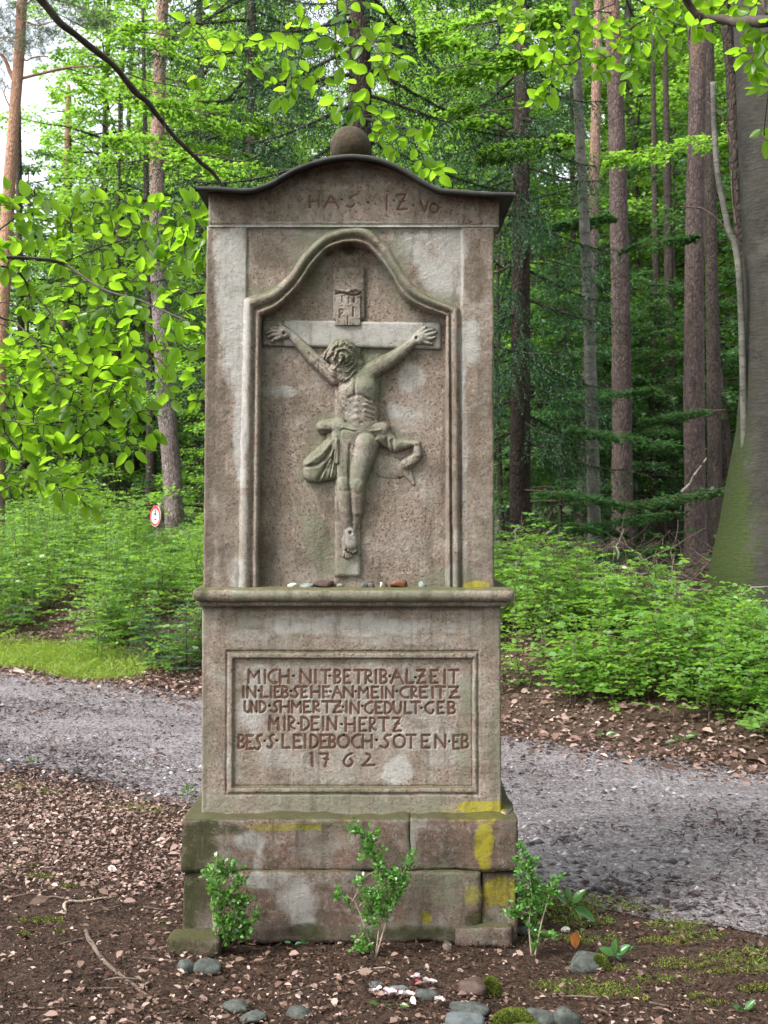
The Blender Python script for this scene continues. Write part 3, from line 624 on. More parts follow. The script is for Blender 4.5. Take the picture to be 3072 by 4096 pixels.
# head block
CAPC = [(780, 738), (870, 741), (988, 747), (1040, 735), (1093, 712), (1190, 660), (1295, 625), (1399, 612), (1513, 625), (1609, 664), (1705, 721), (1760, 745), (1801, 751), (1924, 760), (2062, 764)]
cc = curve(CAPC, 200)
def head_h(X, Y):
    top = np.interp(X, cc[:, 0], cc[:, 1]); d = Y-top
    h = .0018*fbm(X/35., Y/35., seed=41)+.0008*fbm(X/10., Y/10., seed=42)
    h = h+.006*(1-sst(44, 50, d+5*fbm(X/60., Y*0, seed=43)))*(X > 1250)*(X < 1960)
    dd = sdist(X, Y, [s for _, st in HEADL for s in st], 14)
    return h-.0035*(1-sst(1.8, 6.0, dd))-.004*np.exp(-((Y-900)/5.)**2)
nx, ny = 300, 90
X, T = np.meshgrid(np.linspace(834, 1996, nx), np.linspace(0, 1, ny), indexing='ij')
top = np.interp(X, cc[:, 0], cc[:, 1])+8; Y = top*(1-T)+909*T
h = head_h(X, Y); e = np.minimum(X-834, 1996-X); h = h-.006*(1-sst(0, 7, e))**2
V = np.stack([fx(X), -.004-h, fz(Y)], -1)
Vb = V.copy(); Vb[..., 1] = .40
ring = np.concatenate([V[:, 0], V[-1, 1:], V[-2::-1, -1], V[0, -2:0:-1]]); ringb = ring.copy(); ringb[:, 1] = .40
n = len(ring); j = np.arange(n); j2 = (j+1) % n
Vh, Fh = join([(V.reshape(-1, 3), gridfaces(nx, ny)[:, ::-1]), (np.concatenate([ring, ringb]), np.stack([j, j2, n+j2, n+j], -1))])
stone('head_block', Vh, Fh)
for ch, st in HEADL: part('letter', *letter_mesh(st, 6.2, -.0018), M_LETTER, shrine)
# metal cap
sec = [(-.052, -.013), (-.066, -.014), (-.070, -.009), (-.070, -.002), (-.064, .001), (-.03, .003), (.2, .004), (.47, .004), (.47, -.004), (.2, -.004), (-.05, -.004)]
g = curve([(x, y) for x, y in CAPC], 160); base = np.stack([(g[:, 0]-1536)/FPX*3.72, HCAM-(g[:, 1]+6-2048)/FPX*3.72], -1)
T = np.gradient(base, axis=0); T /= np.linalg.norm(T, axis=1)[:, None]; Nn = np.stack([-T[:, 1], T[:, 0]], -1)
S = np.array(sec); wav = .0012*fbm(np.arange(160)/9., np.zeros(160), seed=44)
V = np.zeros((160, len(sec), 3)); V[..., 1] = S[None, :, 0]; off = S[None, :, 1]+wav[:, None]
V[..., 0] = base[:, 0:1]+Nn[:, 0:1]*off; V[..., 2] = base[:, 1:2]+Nn[:, 1:2]*off
Fc = gridfaces(160, len(sec), True); k = len(sec)
part('metal_cap', V.reshape(-1, 3), [Fc, np.array([list(range(k)), [159*k+q for q in range(k)][::-1]])], M_CAP, shrine, smooth=False)
# stone ball
Vb_, Fb_ = rock((fx(1402)*1.045, .17, 0), (.068, .068, .066), 5, 18, 1., .03, 0, 1.)
Vb_[:, 2] += W(1402, 588, 3.96)[2]; part('stone_ball', Vb_, Fb_, M_BALL, shrine, smooth=True)
# ------------------------------------------------------------------ cross and plaque in the niche (u, v are pixels of an enlarged view)
U0, V0, KU = 900., 1200., .6028
def ux(u): return fx(U0+KU*np.asarray(u, float))
def vz(v): return fz(V0+KU*np.asarray(v, float))
FL = .051
V, F = rough_box(ux(722), ux(900), FL-.008, FL+.004, vz(1842), vz(125), step=.012, rad=.003, amp=.0012, seed=61)
V_, F_ = rough_box(fx(1329), fx(1458), FL-.0085, FL+.004, vz(118), fz(1056), step=.012, rad=.003, amp=.0012, seed=66)
cr = stone('cross_upright', *join([(V, F), (V_, F_)]), M_FIG)
V1, F1 = rough_box(ux(236), ux(1437), FL-.010, FL+.004, vz(302), vz(122), step=.01, rad=.004, amp=.0018, seed=62)
V1[:, 2] += (V1[:, 0]-ux(236))*-.018+.004
a = stains(V1); a['stain'][:, 0] = np.where(V1[:, 0] > ux(400), .85, .2); a['stain'][:, 1] *= .3; a['stain2'][:, 0] = np.where(V1[:, 0] < ux(390), .5, 0)
part('cross_beam', V1, F1, M_FIG, shrine, attrs=a, smooth=True)
def az(b): return fz(900+K3*b)
def ax_(a): return fx(1100+K3*a)
X, Y = np.meshgrid(np.linspace(655, 940, 60), np.linspace(690, 1088, 90), indexing='ij')
hp = .010+.006*np.exp(-((Y-700-18*np.sin(X/38.))/22.)**2)+.003*np.cos((X-800)/60.)-.008*np.exp(-((Y-742-14*np.sin(X/42.))/9.)**2)
hp = hp-.004*np.exp(-((X-803)/6.)**2)*(Y > 980)+.0008*fbm(X/20., Y/20., seed=63)
dd = sdist(1100+K3*X, 900+K3*Y, [s for _, st in PLQ for s in st], 12); hp = hp-.003*(1-sst(1.5, 5, dd))
V = np.stack([ax_(X), FL-.006-hp, az(Y)], -1); Vp = np.pad(V, ((1, 1), (1, 1), (0, 0)), 'edge'); Vp[0, :, 1] = Vp[-1, :, 1] = FL; Vp[:, 0, 1] = Vp[:, -1, 1] = FL
plq = stone('plaque', Vp.reshape(-1, 3), gridfaces(62, 92)[:, ::-1], M_FIG)
for ch, st in PLQ: part('letter', *letter_mesh(st, 4.6, FL-.0148), M_LETTER, plq)
# ------------------------------------------------------------------ the carved figure: a stone relief, body first, then hair and cloth over it
U, Vv = np.meshgrid(np.arange(215, 1462, 3.2), np.arange(60, 1760, 3.2), indexing='ij')
def cap_(p, q, r1, r2, b=0., k=1., b2=None, pw=2.2):
    (x0, y0), (x1, y1) = p, q; dx, dy = x1-x0, y1-y0
    t = np.clip(((U-x0)*dx+(Vv-y0)*dy)/(dx*dx+dy*dy+1e-9), 0, 1); d = np.hypot(U-x0-t*dx, Vv-y0-t*dy); r = r1+(r2-r1)*t
    bb = b if b2 is None else b+(b2-b)*t
    q_ = np.clip(1-(d/r)**pw, 0, 1)**(1/pw)
    return np.where(d < r, bb+k*r*q_, bb-(d-r)*2.5)
def ell(c, rx, ry, ang=0., b=0., k=1.):
    a = math.radians(ang); x = (U-c[0])*math.cos(a)+(Vv-c[1])*math.sin(a); y = -(U-c[0])*math.sin(a)+(Vv-c[1])*math.cos(a)
    d = np.sqrt((x/rx)**2+(y/ry)**2); r = min(rx, ry)
    return np.where(d < 1, b+k*r*np.sqrt(np.clip(1-d**2, 0, 1)), b-(d-1)*r*2.5)
def smax(a, b, k=14.):
    h = np.clip(.5+.5*(a-b)/k, 0, 1); return b+(a-b)*h+k*h*(1-h)
def gs(c, rx, ry, ang=0.):
    a = math.radians(ang); x = (U-c[0])*math.cos(a)+(Vv-c[1])*math.sin(a); y = -(U-c[0])*math.sin(a)+(Vv-c[1])*math.cos(a)
    return np.exp(-(x/rx)**2-(y/ry)**2)
def line(P, w):
    d = np.full(U.shape, 1e9)
    for (x0, y0), (x1, y1) in zip(P[:-1], P[1:]):
        dx, dy = x1-x0, y1-y0; t = np.clip(((U-x0)*dx+(Vv-y0)*dy)/(dx*dx+dy*dy), 0, 1); d = np.minimum(d, np.hypot(U-x0-t*dx, Vv-y0-t*dy))
    return np.exp(-(d/w)**2)
B = np.full(U.shape, -60.)
# torso: the chest is broad and the waist narrow
B = smax(B, ell((882, 600), 136, 165, 4, 24, .5), 20); B = smax(B, ell((905, 740), 112, 150, 0, 20, .5), 26)
B = smax(B, ell((930, 850), 105, 95, 0, 22, .5), 24); B = smax(B, ell((860, 495), 160, 62, 8, 20, .6), 26)
# arms: shoulder, elbow, wrist
B = smax(B, cap_((735, 500), (590, 385), 60, 44, 14, .85), 20); B = smax(B, cap_((590, 385), (430, 215), 44, 30, 14, .9), 14)
B = smax(B, cap_((960, 470), (1110, 380), 62, 48, 14, .85), 20); B = smax(B, cap_((1110, 380), (1250, 265), 47, 31, 14, .9), 14)
B = smax(B, cap_((780, 520), (880, 420), 50, 40, 18, .7), 20)                      # neck and shoulder
# legs
B = smax(B, cap_((815, 900), (792, 1195), 82, 54, 18, .62), 16); B = smax(B, cap_((935, 950), (868, 1215), 84, 56, 26, .66), 12)
B = smax(B, ell((785, 1215), 46, 60, 0, 30, .5), 12); B = smax(B, ell((872, 1228), 48, 62, 0, 38, .5), 12)
B = smax(B, cap_((788, 1215), (800, 1400), 50, 45, 24, .72, 18), 16); B = smax(B, cap_((800, 1400), (818, 1545), 45, 30, 18, .8), 12)
B = smax(B, cap_((874, 1225), (872, 1400), 52, 40, 32, .72, 20), 12); B = smax(B, cap_((872, 1400), (846, 1530), 38, 24, 12, .7), 8)
# feet, one over the other, toes down
B = smax(B, cap_((812, 1600), (812, 1690), 44, 36, 6, .7), 10)
B = smax(B, cap_((822, 1545), (838, 1625), 36, 46, 30, .75), 10)
for i, (a, b_) in enumerate(((800, 1650), (818, 1664), (835, 1672), (850, 1674), (864, 1668))): B = smax(B, cap_((a+2, b_-32), (a, b_), 11, 9.5, 44, .9), 4)
for a, b_ in ((786, 1700), (802, 1708), (818, 1710), (834, 1702)): B = smax(B, cap_((a+3, b_-24), (a, b_), 10, 9, 24, .9), 4)
# hands open on the beam, fingers half curled
B = smax(B, ell((385, 205), 52, 42, 15, 26, .6), 12)
for a, b_, c in (((365, 180), (322, 172), (292, 186)), ((352, 198), (300, 196), (272, 208)), ((350, 220), (306, 222), (283, 236)), ((358, 240), (322, 250), (306, 262))):
    B = smax(B, cap_(a, b_, 15, 12, 30, .9), 5); B = smax(B, cap_(b_, c, 12, 9.5, 28, .9), 4)
B = smax(B, cap_((392, 180), (362, 152), 15, 11, 32, .9), 6)
B = smax(B, ell((1298, 240), 52, 45, -15, 26, .6), 12)
for a, b_, c in (((1305, 212), (1350, 190), (1386, 184)), ((1325, 228), (1372, 214), (1404, 200)), ((1330, 248), (1370, 246), (1394, 236)), ((1322, 266), (1352, 276), (1372, 280))):
    B = smax(B, cap_(a, b_, 16, 12.5, 30, .9), 5); B = smax(B, cap_(b_, c, 12.5, 9.5, 29, .9), 4)
B = smax(B, cap_((1290, 205), (1330, 172), 15, 11, 32, .9), 6)
# muscles, ribs, belly, knees
B += 9*gs((800, 590), 50, 40, -10)+9*gs((925, 575), 52, 42, 5)-9*gs((862, 590), 9, 60)
for k in range(5):
    y = 640+k*32
    B += 2.2*(line([(800-2*k, y+18), (770, y-2)], 8)+line([(930, y-8), (985, y+12)], 8))-2.6*(line([(805, y+34), (778, y+14)], 6)+line([(928, y+8), (990, y+28)], 6))
for k in range(3):
    for s in (-1, 1): B += 6*gs((897+s*28, 695+k*42), 20, 16)
B -= 7*line([(820, 650), (862, 628), (905, 632), (960, 660)], 10)+10*gs((905, 812), 10, 8)
B -= 10*line([(1040, 480), (1004, 520), (1010, 620)], 10)
B -= 9*line([(830, 960), (822, 1120), (826, 1260)], 9)+8*line([(838, 1260), (836, 1400), (842, 1500)], 7)
B -= 2*line([(748, 1262), (822, 1268)], 12)+2*line([(838, 1280), (918, 1284)], 12)
B += 2*line([(800, 1290), (806, 1500)], 12)+2*line([(868, 1300), (858, 1480)], 10)
B -= 6*line([(560, 350), (690, 480)], 8)
B -= 26*gs((386, 213), 9, 8)+26*gs((1272, 243), 9, 9)+24*gs((830, 1546), 9, 9)
B += 1.6*fbm(U/30, Vv/30, seed=71)+.9*fbm(U/9, Vv/9, seed=72)
# head: bowed to the left, features in low relief
Hd = cap_((775, 385), (795, 470), 74, 55, 52, .55)
Hd = smax(Hd, ell((742, 452), 46, 62, 25, 66, .5), 12)
fa = lambda x, y: (742+x*.82+y*-.42, 450+x*.52+y*.86)
Hd += 9*line([fa(-6, -22), fa(-10, 14)], 7)+9*gs(fa(-11, 14), 9, 8)                # nose
Hd += 5*line([fa(-34, -26), fa(30, -22)], 7)                                       # brow
Hd -= 7*gs(fa(-27, -12), 10, 7)+11*gs(fa(15, -10), 12, 7)
Hd += 6*gs(fa(-26, -11), 6, 4)+6*gs(fa(15, -9), 7, 4)
Hd -= 7*line([fa(-22, 31), fa(4, 32)], 5); Hd += 6*line([fa(-20, 25), fa(2, 26)], 4)+6*line([fa(-18, 38), fa(2, 38)], 4)
Hd += 8*gs(fa(16, 8), 14, 18)
B = smax(B, Hd, 10)
# hair and beard: curling locks
Hr = ell((772, 352), 96, 98, 20, 62, .62); Hr = smax(Hr, ell((705, 360), 52, 40, -25, 66, .6), 16)
Hr = smax(Hr, cap_((815, 350), (848, 500), 50, 34, 60, .7), 16); Hr = smax(Hr, cap_((760, 500), (820, 540), 34, 26, 62, .8), 14); Hr = smax(Hr, cap_((845, 520), (880, 520), 20, 14, 56, .9), 8)
Hr = smax(Hr, cap_((790, 455), (800, 520), 36, 30, 62, .8), 12)
wx = U+22*vn(U/45, Vv/45, seed=73); wy = Vv+22*vn(U/45, Vv/45, seed=74)
lock = np.sin(np.hypot(wx-790, (wy-400)*.8)/5.2+2.2*np.arctan2(wy-400, wx-790))
Hr = Hr+8.5*lock+4*vn(U/11, Vv/11, seed=75)-6
for px_, py_ in ((690, 372), (712, 330), (745, 300), (790, 285), (830, 330), (848, 390), (860, 450), (820, 500), (790, 540), (838, 545)):
    d = np.hypot(U-px_, Vv-py_); Hr += 7*np.exp(-(d/17)**2)*np.cos(d/3.4)
# loincloth
Cl = cap_((650, 838), (760, 815), 42, 40, 26, .75); Cl = smax(Cl, cap_((740, 845), (900, 850), 38, 40, 34, .7), 14); Cl = smax(Cl, cap_((900, 850), (1045, 850), 40, 44, 36, .7), 14)
Cl = smax(Cl, cap_((780, 900), (900, 935), 44, 44, 34, .6), 16); Cl = smax(Cl, cap_((900, 935), (1040, 900), 40, 42, 34, .6), 16)
Cl = smax(Cl, cap_((840, 1000), (985, 930), 34, 34, 40, .5), 12)
Cl = smax(Cl, cap_((745, 890), (760, 1060), 44, 36, 34, .55), 14)
Cl = smax(Cl, cap_((740, 920), (600, 1090), 52, 78, 14, .5), 22); Cl = smax(Cl, cap_((560, 1090), (570, 1150), 50, 56, 10, .6), 18); Cl = smax(Cl, cap_((600, 1160), (700, 1150), 50, 40, 12, .6), 18); Cl = smax(Cl, cap_((700, 900), (705, 1150), 30, 36, 16, .55), 14)
Cl += 7*line([(735, 900), (640, 1020), (520, 1105)], 13)+9*line([(740, 920), (700, 1040), (640, 1180)], 9)+9*line([(745, 930), (722, 1050), (700, 1170)], 8)+7*line([(748, 960), (742, 1080)], 7)
Cl -= 13*line([(700, 985), (665, 1050), (610, 1092), (505, 1108)], 11)+13*line([(695, 1050), (650, 1130), (618, 1190)], 9)+11*line([(722, 1000), (708, 1100), (690, 1180)], 6)
Cl -= 12*line([(790, 878), (850, 925), (930, 958), (1010, 935)], 7)+8*line([(775, 868), (860, 870), (930, 852)], 6)+9*line([(835, 1050), (900, 1020), (1000, 955)], 8)
Cl += 6*line([(780, 840), (900, 880), (1030, 860)], 9)+6*line([(820, 940), (920, 985), (1000, 930)], 9)
Cl -= 14*gs((655, 868), 40, 10)+8*gs((1000, 905), 10, 14); Cl -= 8*line([(700, 800), (760, 770)], 8)
# flying end on the right: over, round in a loop, and a flat tail
Fe = cap_((1050, 900), (1130, 960), 58, 42, 20, .6); Fe = smax(Fe, cap_((1130, 960), (1215, 950), 48, 26, 16, .7), 14); Fe = smax(Fe, cap_((1215, 945), (1275, 950), 18, 20, 20, .9), 8)
Fe = smax(Fe, cap_((1275, 955), (1280, 1020), 24, 26, 16, .8), 8); Fe = smax(Fe, cap_((1275, 1035), (1205, 1085), 32, 40, 8, .6), 12)
Fe -= 9*line([(1070, 920), (1085, 1000)], 9)+9*line([(1110, 930), (1120, 1010)], 9); Fe += 6*line([(1090, 920), (1100, 1000)], 9)
Fl = ell((1085, 1105), 135, 80, 12, -4, .17); Fl = smax(Fl, cap_((1195, 1110), (1252, 1215), 40, 12, 3, .3), 10)
Cl = smax(Cl, Fe, 8); Cl = smax(Cl, Fl, 5); Cl += 1.4*fbm(U/26, Vv/26, seed=76)
KH = .6028/1250*1.18                            # relief height per u
def crop(H, thr, low=None, sink=.004):
    keep = H > thr
    k = keep[:-1, :-1] | keep[1:, :-1] | keep[:-1, 1:] | keep[1:, 1:]
    ny_ = U.shape[1]; i, j = np.nonzero(k)
    F = np.stack([i*ny_+j, i*ny_+j+1, (i+1)*ny_+j+1, (i+1)*ny_+j], -1)[:, ::-1]
    y = FL-np.where(keep, H, thr)*KH+np.where(keep, 0, sink)
    V = np.stack([ux(U), y, vz(Vv)], -1).reshape(-1, 3)
    used, inv = np.unique(F, return_inverse=True)
    return V[used], inv.reshape(F.shape)
V, F = crop(B, 0.)
a = stains(V); X, Y = fpx(V[:, 0], V[:, 2]); a['stain'][:, 0] = np.maximum(a['stain'][:, 0], spots([(1402, 2150, 34, 40, .5), (1270, 1310, 50, 40, .7), (1150, 1320, 40, 40, .5), (1400, 1640, 60, 40, .45), (1680, 1330, 60, 40, .6), (1440, 1880, 24, 80, .5)], X, Y, 9))
a['stain2'][:, 0] *= .3
fig = part('carved_figure', V, F, M_FIG, shrine, attrs=a, smooth=True)
Hr2 = np.where(Hr > B+1, Hr, -50); V, F = crop(Hr2, 20., sink=.012); a = stains(V); a['stain'][:, 1] = np.maximum(a['stain'][:, 1], .42); a['stain2'][:, 0] = 0
part('carved_hair', V, F, M_FIG, fig, attrs=a, smooth=True)
Cl2 = np.where(Cl > B-1, Cl, -50); V, F = crop(Cl2, .5, sink=.006); a = stains(V); a['stain'][:, 1] = np.maximum(a['stain'][:, 1]*.9, .2); a['stain2'][:, 0] *= .2
part('carved_loincloth', V, F, M_FIG, fig, attrs=a, smooth=True)
for u_, v_ in ((386, 213), (1272, 243), (830, 1546)):
    i = int(round((u_-215)/3.2)); j = int(round((v_-60)/3.2)); y = FL-B[i, j]*KH
    th = np.arange(8)*np.pi/4; V = np.stack([ux(u_+8*np.cos(th)), np.full(8, y-.0006), vz(v_+8*np.sin(th))], -1)
    part('nail_hole', V, np.arange(8)[None], M_HOLE, fig)
# ------------------------------------------------------------------ leaf-like faces in bulk
def unit(a): return a/(np.linalg.norm(a, axis=-1, keepdims=True)+1e-9)
def leaves(P, ax, nrm, L, Wd, hexa=False, fold=.12):
    """rows of leaves: base point, axis, normal, length, width -> verts, faces"""
    n = len(P); ax = unit(ax); side = unit(np.cross(nrm, ax)); up = np.cross(ax, side)
    L = np.broadcast_to(L, (n,))[:, None]; Wd = np.broadcast_to(Wd, (n,))[:, None]
    if hexa: sh = [(0, 0, 0), (.26, .40, 1), (.62, .44, 1), (1, 0, -.6), (.62, -.44, 1), (.26, -.40, 1)]
    else: sh = [(0, 0, 0), (.48, .5, 1), (1, 0, -.3), (.48, -.5, 1)]
    V = np.stack([P+ax*L*a+side*Wd*b+up*Wd*fold*c for a, b, c in sh], 1).reshape(-1, 3)
    return V, np.arange(len(V)).reshape(n, len(sh))
def rdirs(n, up=1., sp=.5, g=rng):
    d = g.normal(0, sp, (n, 3)); d[:, 2] += up; return unit(d)
# ------------------------------------------------------------------ gravel, flakes and fallen leaves
def view_ok(x, Y, z=0, m=150):
    px = 1536+x/Y*FPX; py = 2048-(z-HCAM)/Y*FPX
    return (px > -m) & (px < 3072+m) & (py < 4096+m) & (Y > .5)
def stones_mass(x, Y, r, name, g):
    n = len(x); O = np.array([(1, 0, 0), (0, 1, 0), (-1, 0, 0), (0, -1, 0), (0, 0, 1), (0, 0, -1)], float)
    V = O[None]*(1+g.uniform(-.35, .35, (n, 6, 1)))+g.normal(0, .18, (n, 6, 3))
    V *= np.array([1, .8, .5])*r[:, None, None]
    a = g.uniform(0, 6.28, n); c, s = np.cos(a)[:, None], np.sin(a)[:, None]
    V = np.stack([V[..., 0]*c-V[..., 1]*s, V[..., 0]*s+V[..., 1]*c, V[..., 2]], -1)
    V += np.stack([x, Y+CAMY, ground(x, Y)+.008+r*.15], -1)[:, None]
    F0 = np.array([(0, 1, 4), (1, 2, 4), (2, 3, 4), (3, 0, 4), (1, 0, 5), (2, 1, 5), (3, 2, 5), (0, 3, 5)])
    F = (F0[None]+np.arange(n)[:, None, None]*6).reshape(-1, 3)
    ss, uu = su(x, Y); trk = .30*np.exp(-((uu+.62+.06*np.sin(ss))/.16)**2)+.30*np.exp(-((uu+1.75)/.25)**2); rn = np.repeat(np.clip(g.normal(.36, .2, n)+trk+.9*fbm(x*.9, Y*1.8, seed=96), 0, 1), 8)
    return link(name, mesh(name, V.reshape(-1, 3), F, fattr={'rnd': rn}), M_GRAVEL, kind='stuff', label='grey and lilac gravel stones spread over the forest road', cat='gravel')
g = np.random.default_rng(3)
n = 95000; s = g.uniform(-9, 8.5, n); u = g.uniform(-2.42, .06, n)
x = A0[0]+s*DR[0]+u*NR[0]; Y = A0[1]+s*DR[1]+u*NR[1]
keep = view_ok(x, Y) & (g.random(n) < np.clip(.30+1.6*sst(.3, 0., np.abs(u+1.75)-.25)*sst(-1, 3, s)+2.0*fbm(x*1.3, Y*2.0, seed=91)+.1*(u > -1.3), .05, 1)); x, Y = x[keep], Y[keep]; s, u = s[keep], u[keep]
r = np.exp(g.normal(np.log(.0062), .5, len(x)))*(1+.7*sst(-1.2, -2.0, u)*sst(0, 3, s))
stones_mass(x, Y, np.clip(r, .002, .024), 'gravel', g)
def litter(name, n, fs, size, mat_, label, seed, keepf, zoff=.004, asp=.62, tilt=.45, hexa=False, cat='leaf litter', sp=.35, rmean=.5):
    g = np.random.default_rng(seed); x, Y = fs(g, n); k = keepf(x, Y, g) & view_ok(x, Y, .3)
    x, Y = x[k], Y[k]; n = len(x); L = np.exp(g.normal(np.log(size), sp, n))
    P = np.stack([x, Y+CAMY, ground(x, Y)+zoff+g.uniform(0, .012, n)+L*.1], -1)
    a = g.uniform(0, 6.28, n); ax = np.stack([np.cos(a), np.sin(a), g.normal(0, .25, n)], -1)
    V, F = leaves(P, ax, rdirs(n, 1., tilt, g), L, L*asp*g.uniform(.6, 1.15, n), hexa, fold=.22)
    return link(name, mesh(name, V, F, fattr={'rnd': np.clip(g.normal(rmean, .26, n), 0, 1)}), mat_, kind='stuff', label=label, cat=cat)
def shr(x, Y): return (x > fx(735)) & (x < fx(2070)) & (Y > 3.715) & (Y < 4.25)
def nearf(g, n):
    Y = g.uniform(2.9, 6.2, n); return g.uniform(-.36, .36, n)*Y, Y
def near_keep(x, Y, g): return (su(x, Y)[1] < -2.2-.25*g.random(len(x))**2) & ~shr(x, Y)
litter('bark_flakes', 190000, nearf, .0066, M_FLAKE, 'dark brown bark crumbs and leaf scraps covering the ground round the shrine', 11, near_keep, .002, .5, .5, cat='forest litter', sp=.5, rmean=.40)
def lk(x, Y, g):
    s, u = su(x, Y); dens = np.clip(.0+2.4*sst(-.15, -.9, x)*sst(3.9, 5.0, Y)+.55*fbm(x*1.6, Y*1.6, seed=92), .05, 1)
    return near_keep(x, Y, g) & (g.random(len(x)) < dens)
litter('fallen_leaves', 70000, nearf, .0175, M_LITTER, 'pale brown fallen beech leaves lying left of the shrine', 12, lk, .004, .6, .45, True, rmean=.55)
def bankf(g, n):
    s = g.uniform(-8, 8, n); u = g.uniform(-.42, 3.6, n); return A0[0]+s*DR[0]+u*NR[0], A0[1]+s*DR[1]+u*NR[1]
litter('bank_leaves', 70000, bankf, .032, M_LITTER, 'dry brown leaves banked up along the far edge of the road', 13, lambda x, Y, g: (g.random(len(x)) < np.clip(1.15-.35*su(x, Y)[1], .1, 1)*sst(-.45, -.02, su(x, Y)[1]+.15*fbm(x*2, Y*2, seed=99))), .004, .62, .5, True, rmean=.5)
def roadf(g, n):
    s = g.uniform(-8, 8, n); u = g.uniform(-2.4, .1, n); return A0[0]+s*DR[0]+u*NR[0], A0[1]+s*DR[1]+u*NR[1]
litter('road_debris', 85000, roadf, .022, M_FLAKE, 'dark needles and leaf scraps strewn over the gravel road', 14, lambda x, Y, g: g.random(len(x)) < np.clip(.5+1.3*fbm(x*1.2, Y*1.2, seed=93), .1, 1), .012, .28, .3, sp=.4, cat='forest litter', rmean=.25)
# ------------------------------------------------------------------ grass and moss
def grass(name, spots_, dens, h, label, seed, wide=.004):
    g = np.random.default_rng(seed); xs, ys = [], []
    for cx, cy, rx, ry in spots_:
        k = int(dens*rx*ry*3.14); a = g.uniform(0, 6.28, k); q = np.sqrt(g.random(k))*(1+.3*g.normal(0, 1, k)*.3)
        xs.append(cx+rx*q*np.cos(a)); ys.append(cy+ry*q*np.sin(a))
    x = np.concatenate(xs); Y = np.concatenate(ys); n = len(x); L = h*g.uniform(.5, 1.25, n)
    P = np.stack([x, Y+CAMY, ground(x, Y)], -1); ax = rdirs(n, 1., .55, g); nn = unit(np.stack([g.normal(0, 1, n), g.normal(0, 1, n)-.5, g.normal(0, .3, n)+.3], -1))
    V, F = leaves(P, ax, nn, L, wide*g.uniform(.7, 1.3, n), False, .1)
    V = V.reshape(n, 4, 3); V[:, 2, 2] -= L*.25; V[:, 2, :2] += ax[:, :2]*L[:, None]*.5
    return link(name, mesh(name, V.reshape(-1, 3), F, fattr={'rnd': g.random(n)}), M_GRASS, kind='stuff', label=label, cat='grass')
def gp(px, py, off=0.):                        # photo pixel on the ground -> (x, Y)
    Y = 4.
    for _ in range(12):
        x = (px-1536)/FPX*Y; z = float(ground(np.array(x), np.array(Y))); Y = .5*Y+.5*np.clip((HCAM-z)*FPX/max(py-2048, 30), 2, 30)
    return (px-1536)/FPX*Y, Y
strip = [gp(-60+60*k, 2640+9*k+8*math.sin(k)) for k in range(9)]
grass('roadside_grass', [(x, Y+.25, .36, .42) for x, Y in strip], 1700, .13, 'bright yellow-green grass verge at the far left of the road', 21, .007)
tg = [(2250, 3640, .16, .07), (2420, 3600, .17, .08), (2560, 3640, .10, .05), (2330, 3690, .12, .05), (2360, 3760, .10, .05), (2700, 3700, .09, .05), (2790, 3745, .09, .045), (2950, 3830, .12, .06), (3050, 3870, .1, .05), (2340, 3960, .16, .06), (2450, 3975, .08, .04), (2640, 3925, .09, .03), (2200, 3600, .10, .06)]
grass('short_grass', [(*gp(px, py), a, b) for px, py, a, b in tg], 15000, .022, 'short green grass tufts on the ground right of the shrine', 22, .0028)
grass('verge_tufts', [(*gp(px, py), a, b) for px, py, a, b in ((530, 3235, .12, .05), (60, 3150, .1, .05), (180, 3170, .07, .04), (760, 3200, .05, .03), (640, 3060+190, .1, .04))], 7000, .03, 'small grass tufts along the near road edge on the left', 23, .003)
def mosspatch(name, L, label, seed):
    g = np.random.default_rng(seed); xs, ys = [], []
    for px, py, rx, ry in L:
        cx, cy = gp(px, py); k = int(rx*ry*3.14*90000); a = g.uniform(0, 6.28, k); q = np.sqrt(g.random(k)); rr = 1+.6*fbm(np.cos(a)*1.3+cx*9, np.sin(a)*1.3+cy*9, seed=seed)
        xs.append(cx+rx*q*rr*np.cos(a)); ys.append(cy+ry*q*rr*np.sin(a))
    x = np.concatenate(xs); Y = np.concatenate(ys); n = len(x); l = .006*g.uniform(.6, 1.3, n)
    V, F = leaves(np.stack([x, Y+CAMY, ground(x, Y)+.002+.007*g.random(n)], -1), rdirs(n, .9, .8, g), rdirs(n, .3, 1, g), l, l*.6)
    link(name, mesh(name, V, F, fattr={'rnd': np.clip(g.normal(.6, .25, n), 0, 1)}), M_MOSS, kind='stuff', label=label, cat='moss')
mosspatch('moss', [(90, 3470, .06, .035), (180, 3510, .07, .03), (260, 3550, .06, .022), (100, 3690, .03, .02), (185, 3690, .055, .03), (690, 3280, .035, .015), (660, 3700, .02, .012), (100, 3740, .03, .015), (250, 3730, .03, .012)], 'yellow-green moss patches on the ground left of the shrine', 31)
mosspatch('moss', [(2640, 3765, .07, .02), (2720, 3780, .05, .015), (2760, 3870, .09, .02), (2900, 3890, .08, .018), (2700, 3850, .05, .015), (2780, 3990, .045, .02), (3020, 3960, .06, .03), (2560, 4000, .03, .02), (2200, 3590, .06, .04), (2250, 3640, .05, .03), (2130, 3690, .05, .02), (2480, 3880, .03, .015), (2850, 4020, .04, .015)], 'yellow-green moss patches on the ground right of the shrine', 32)
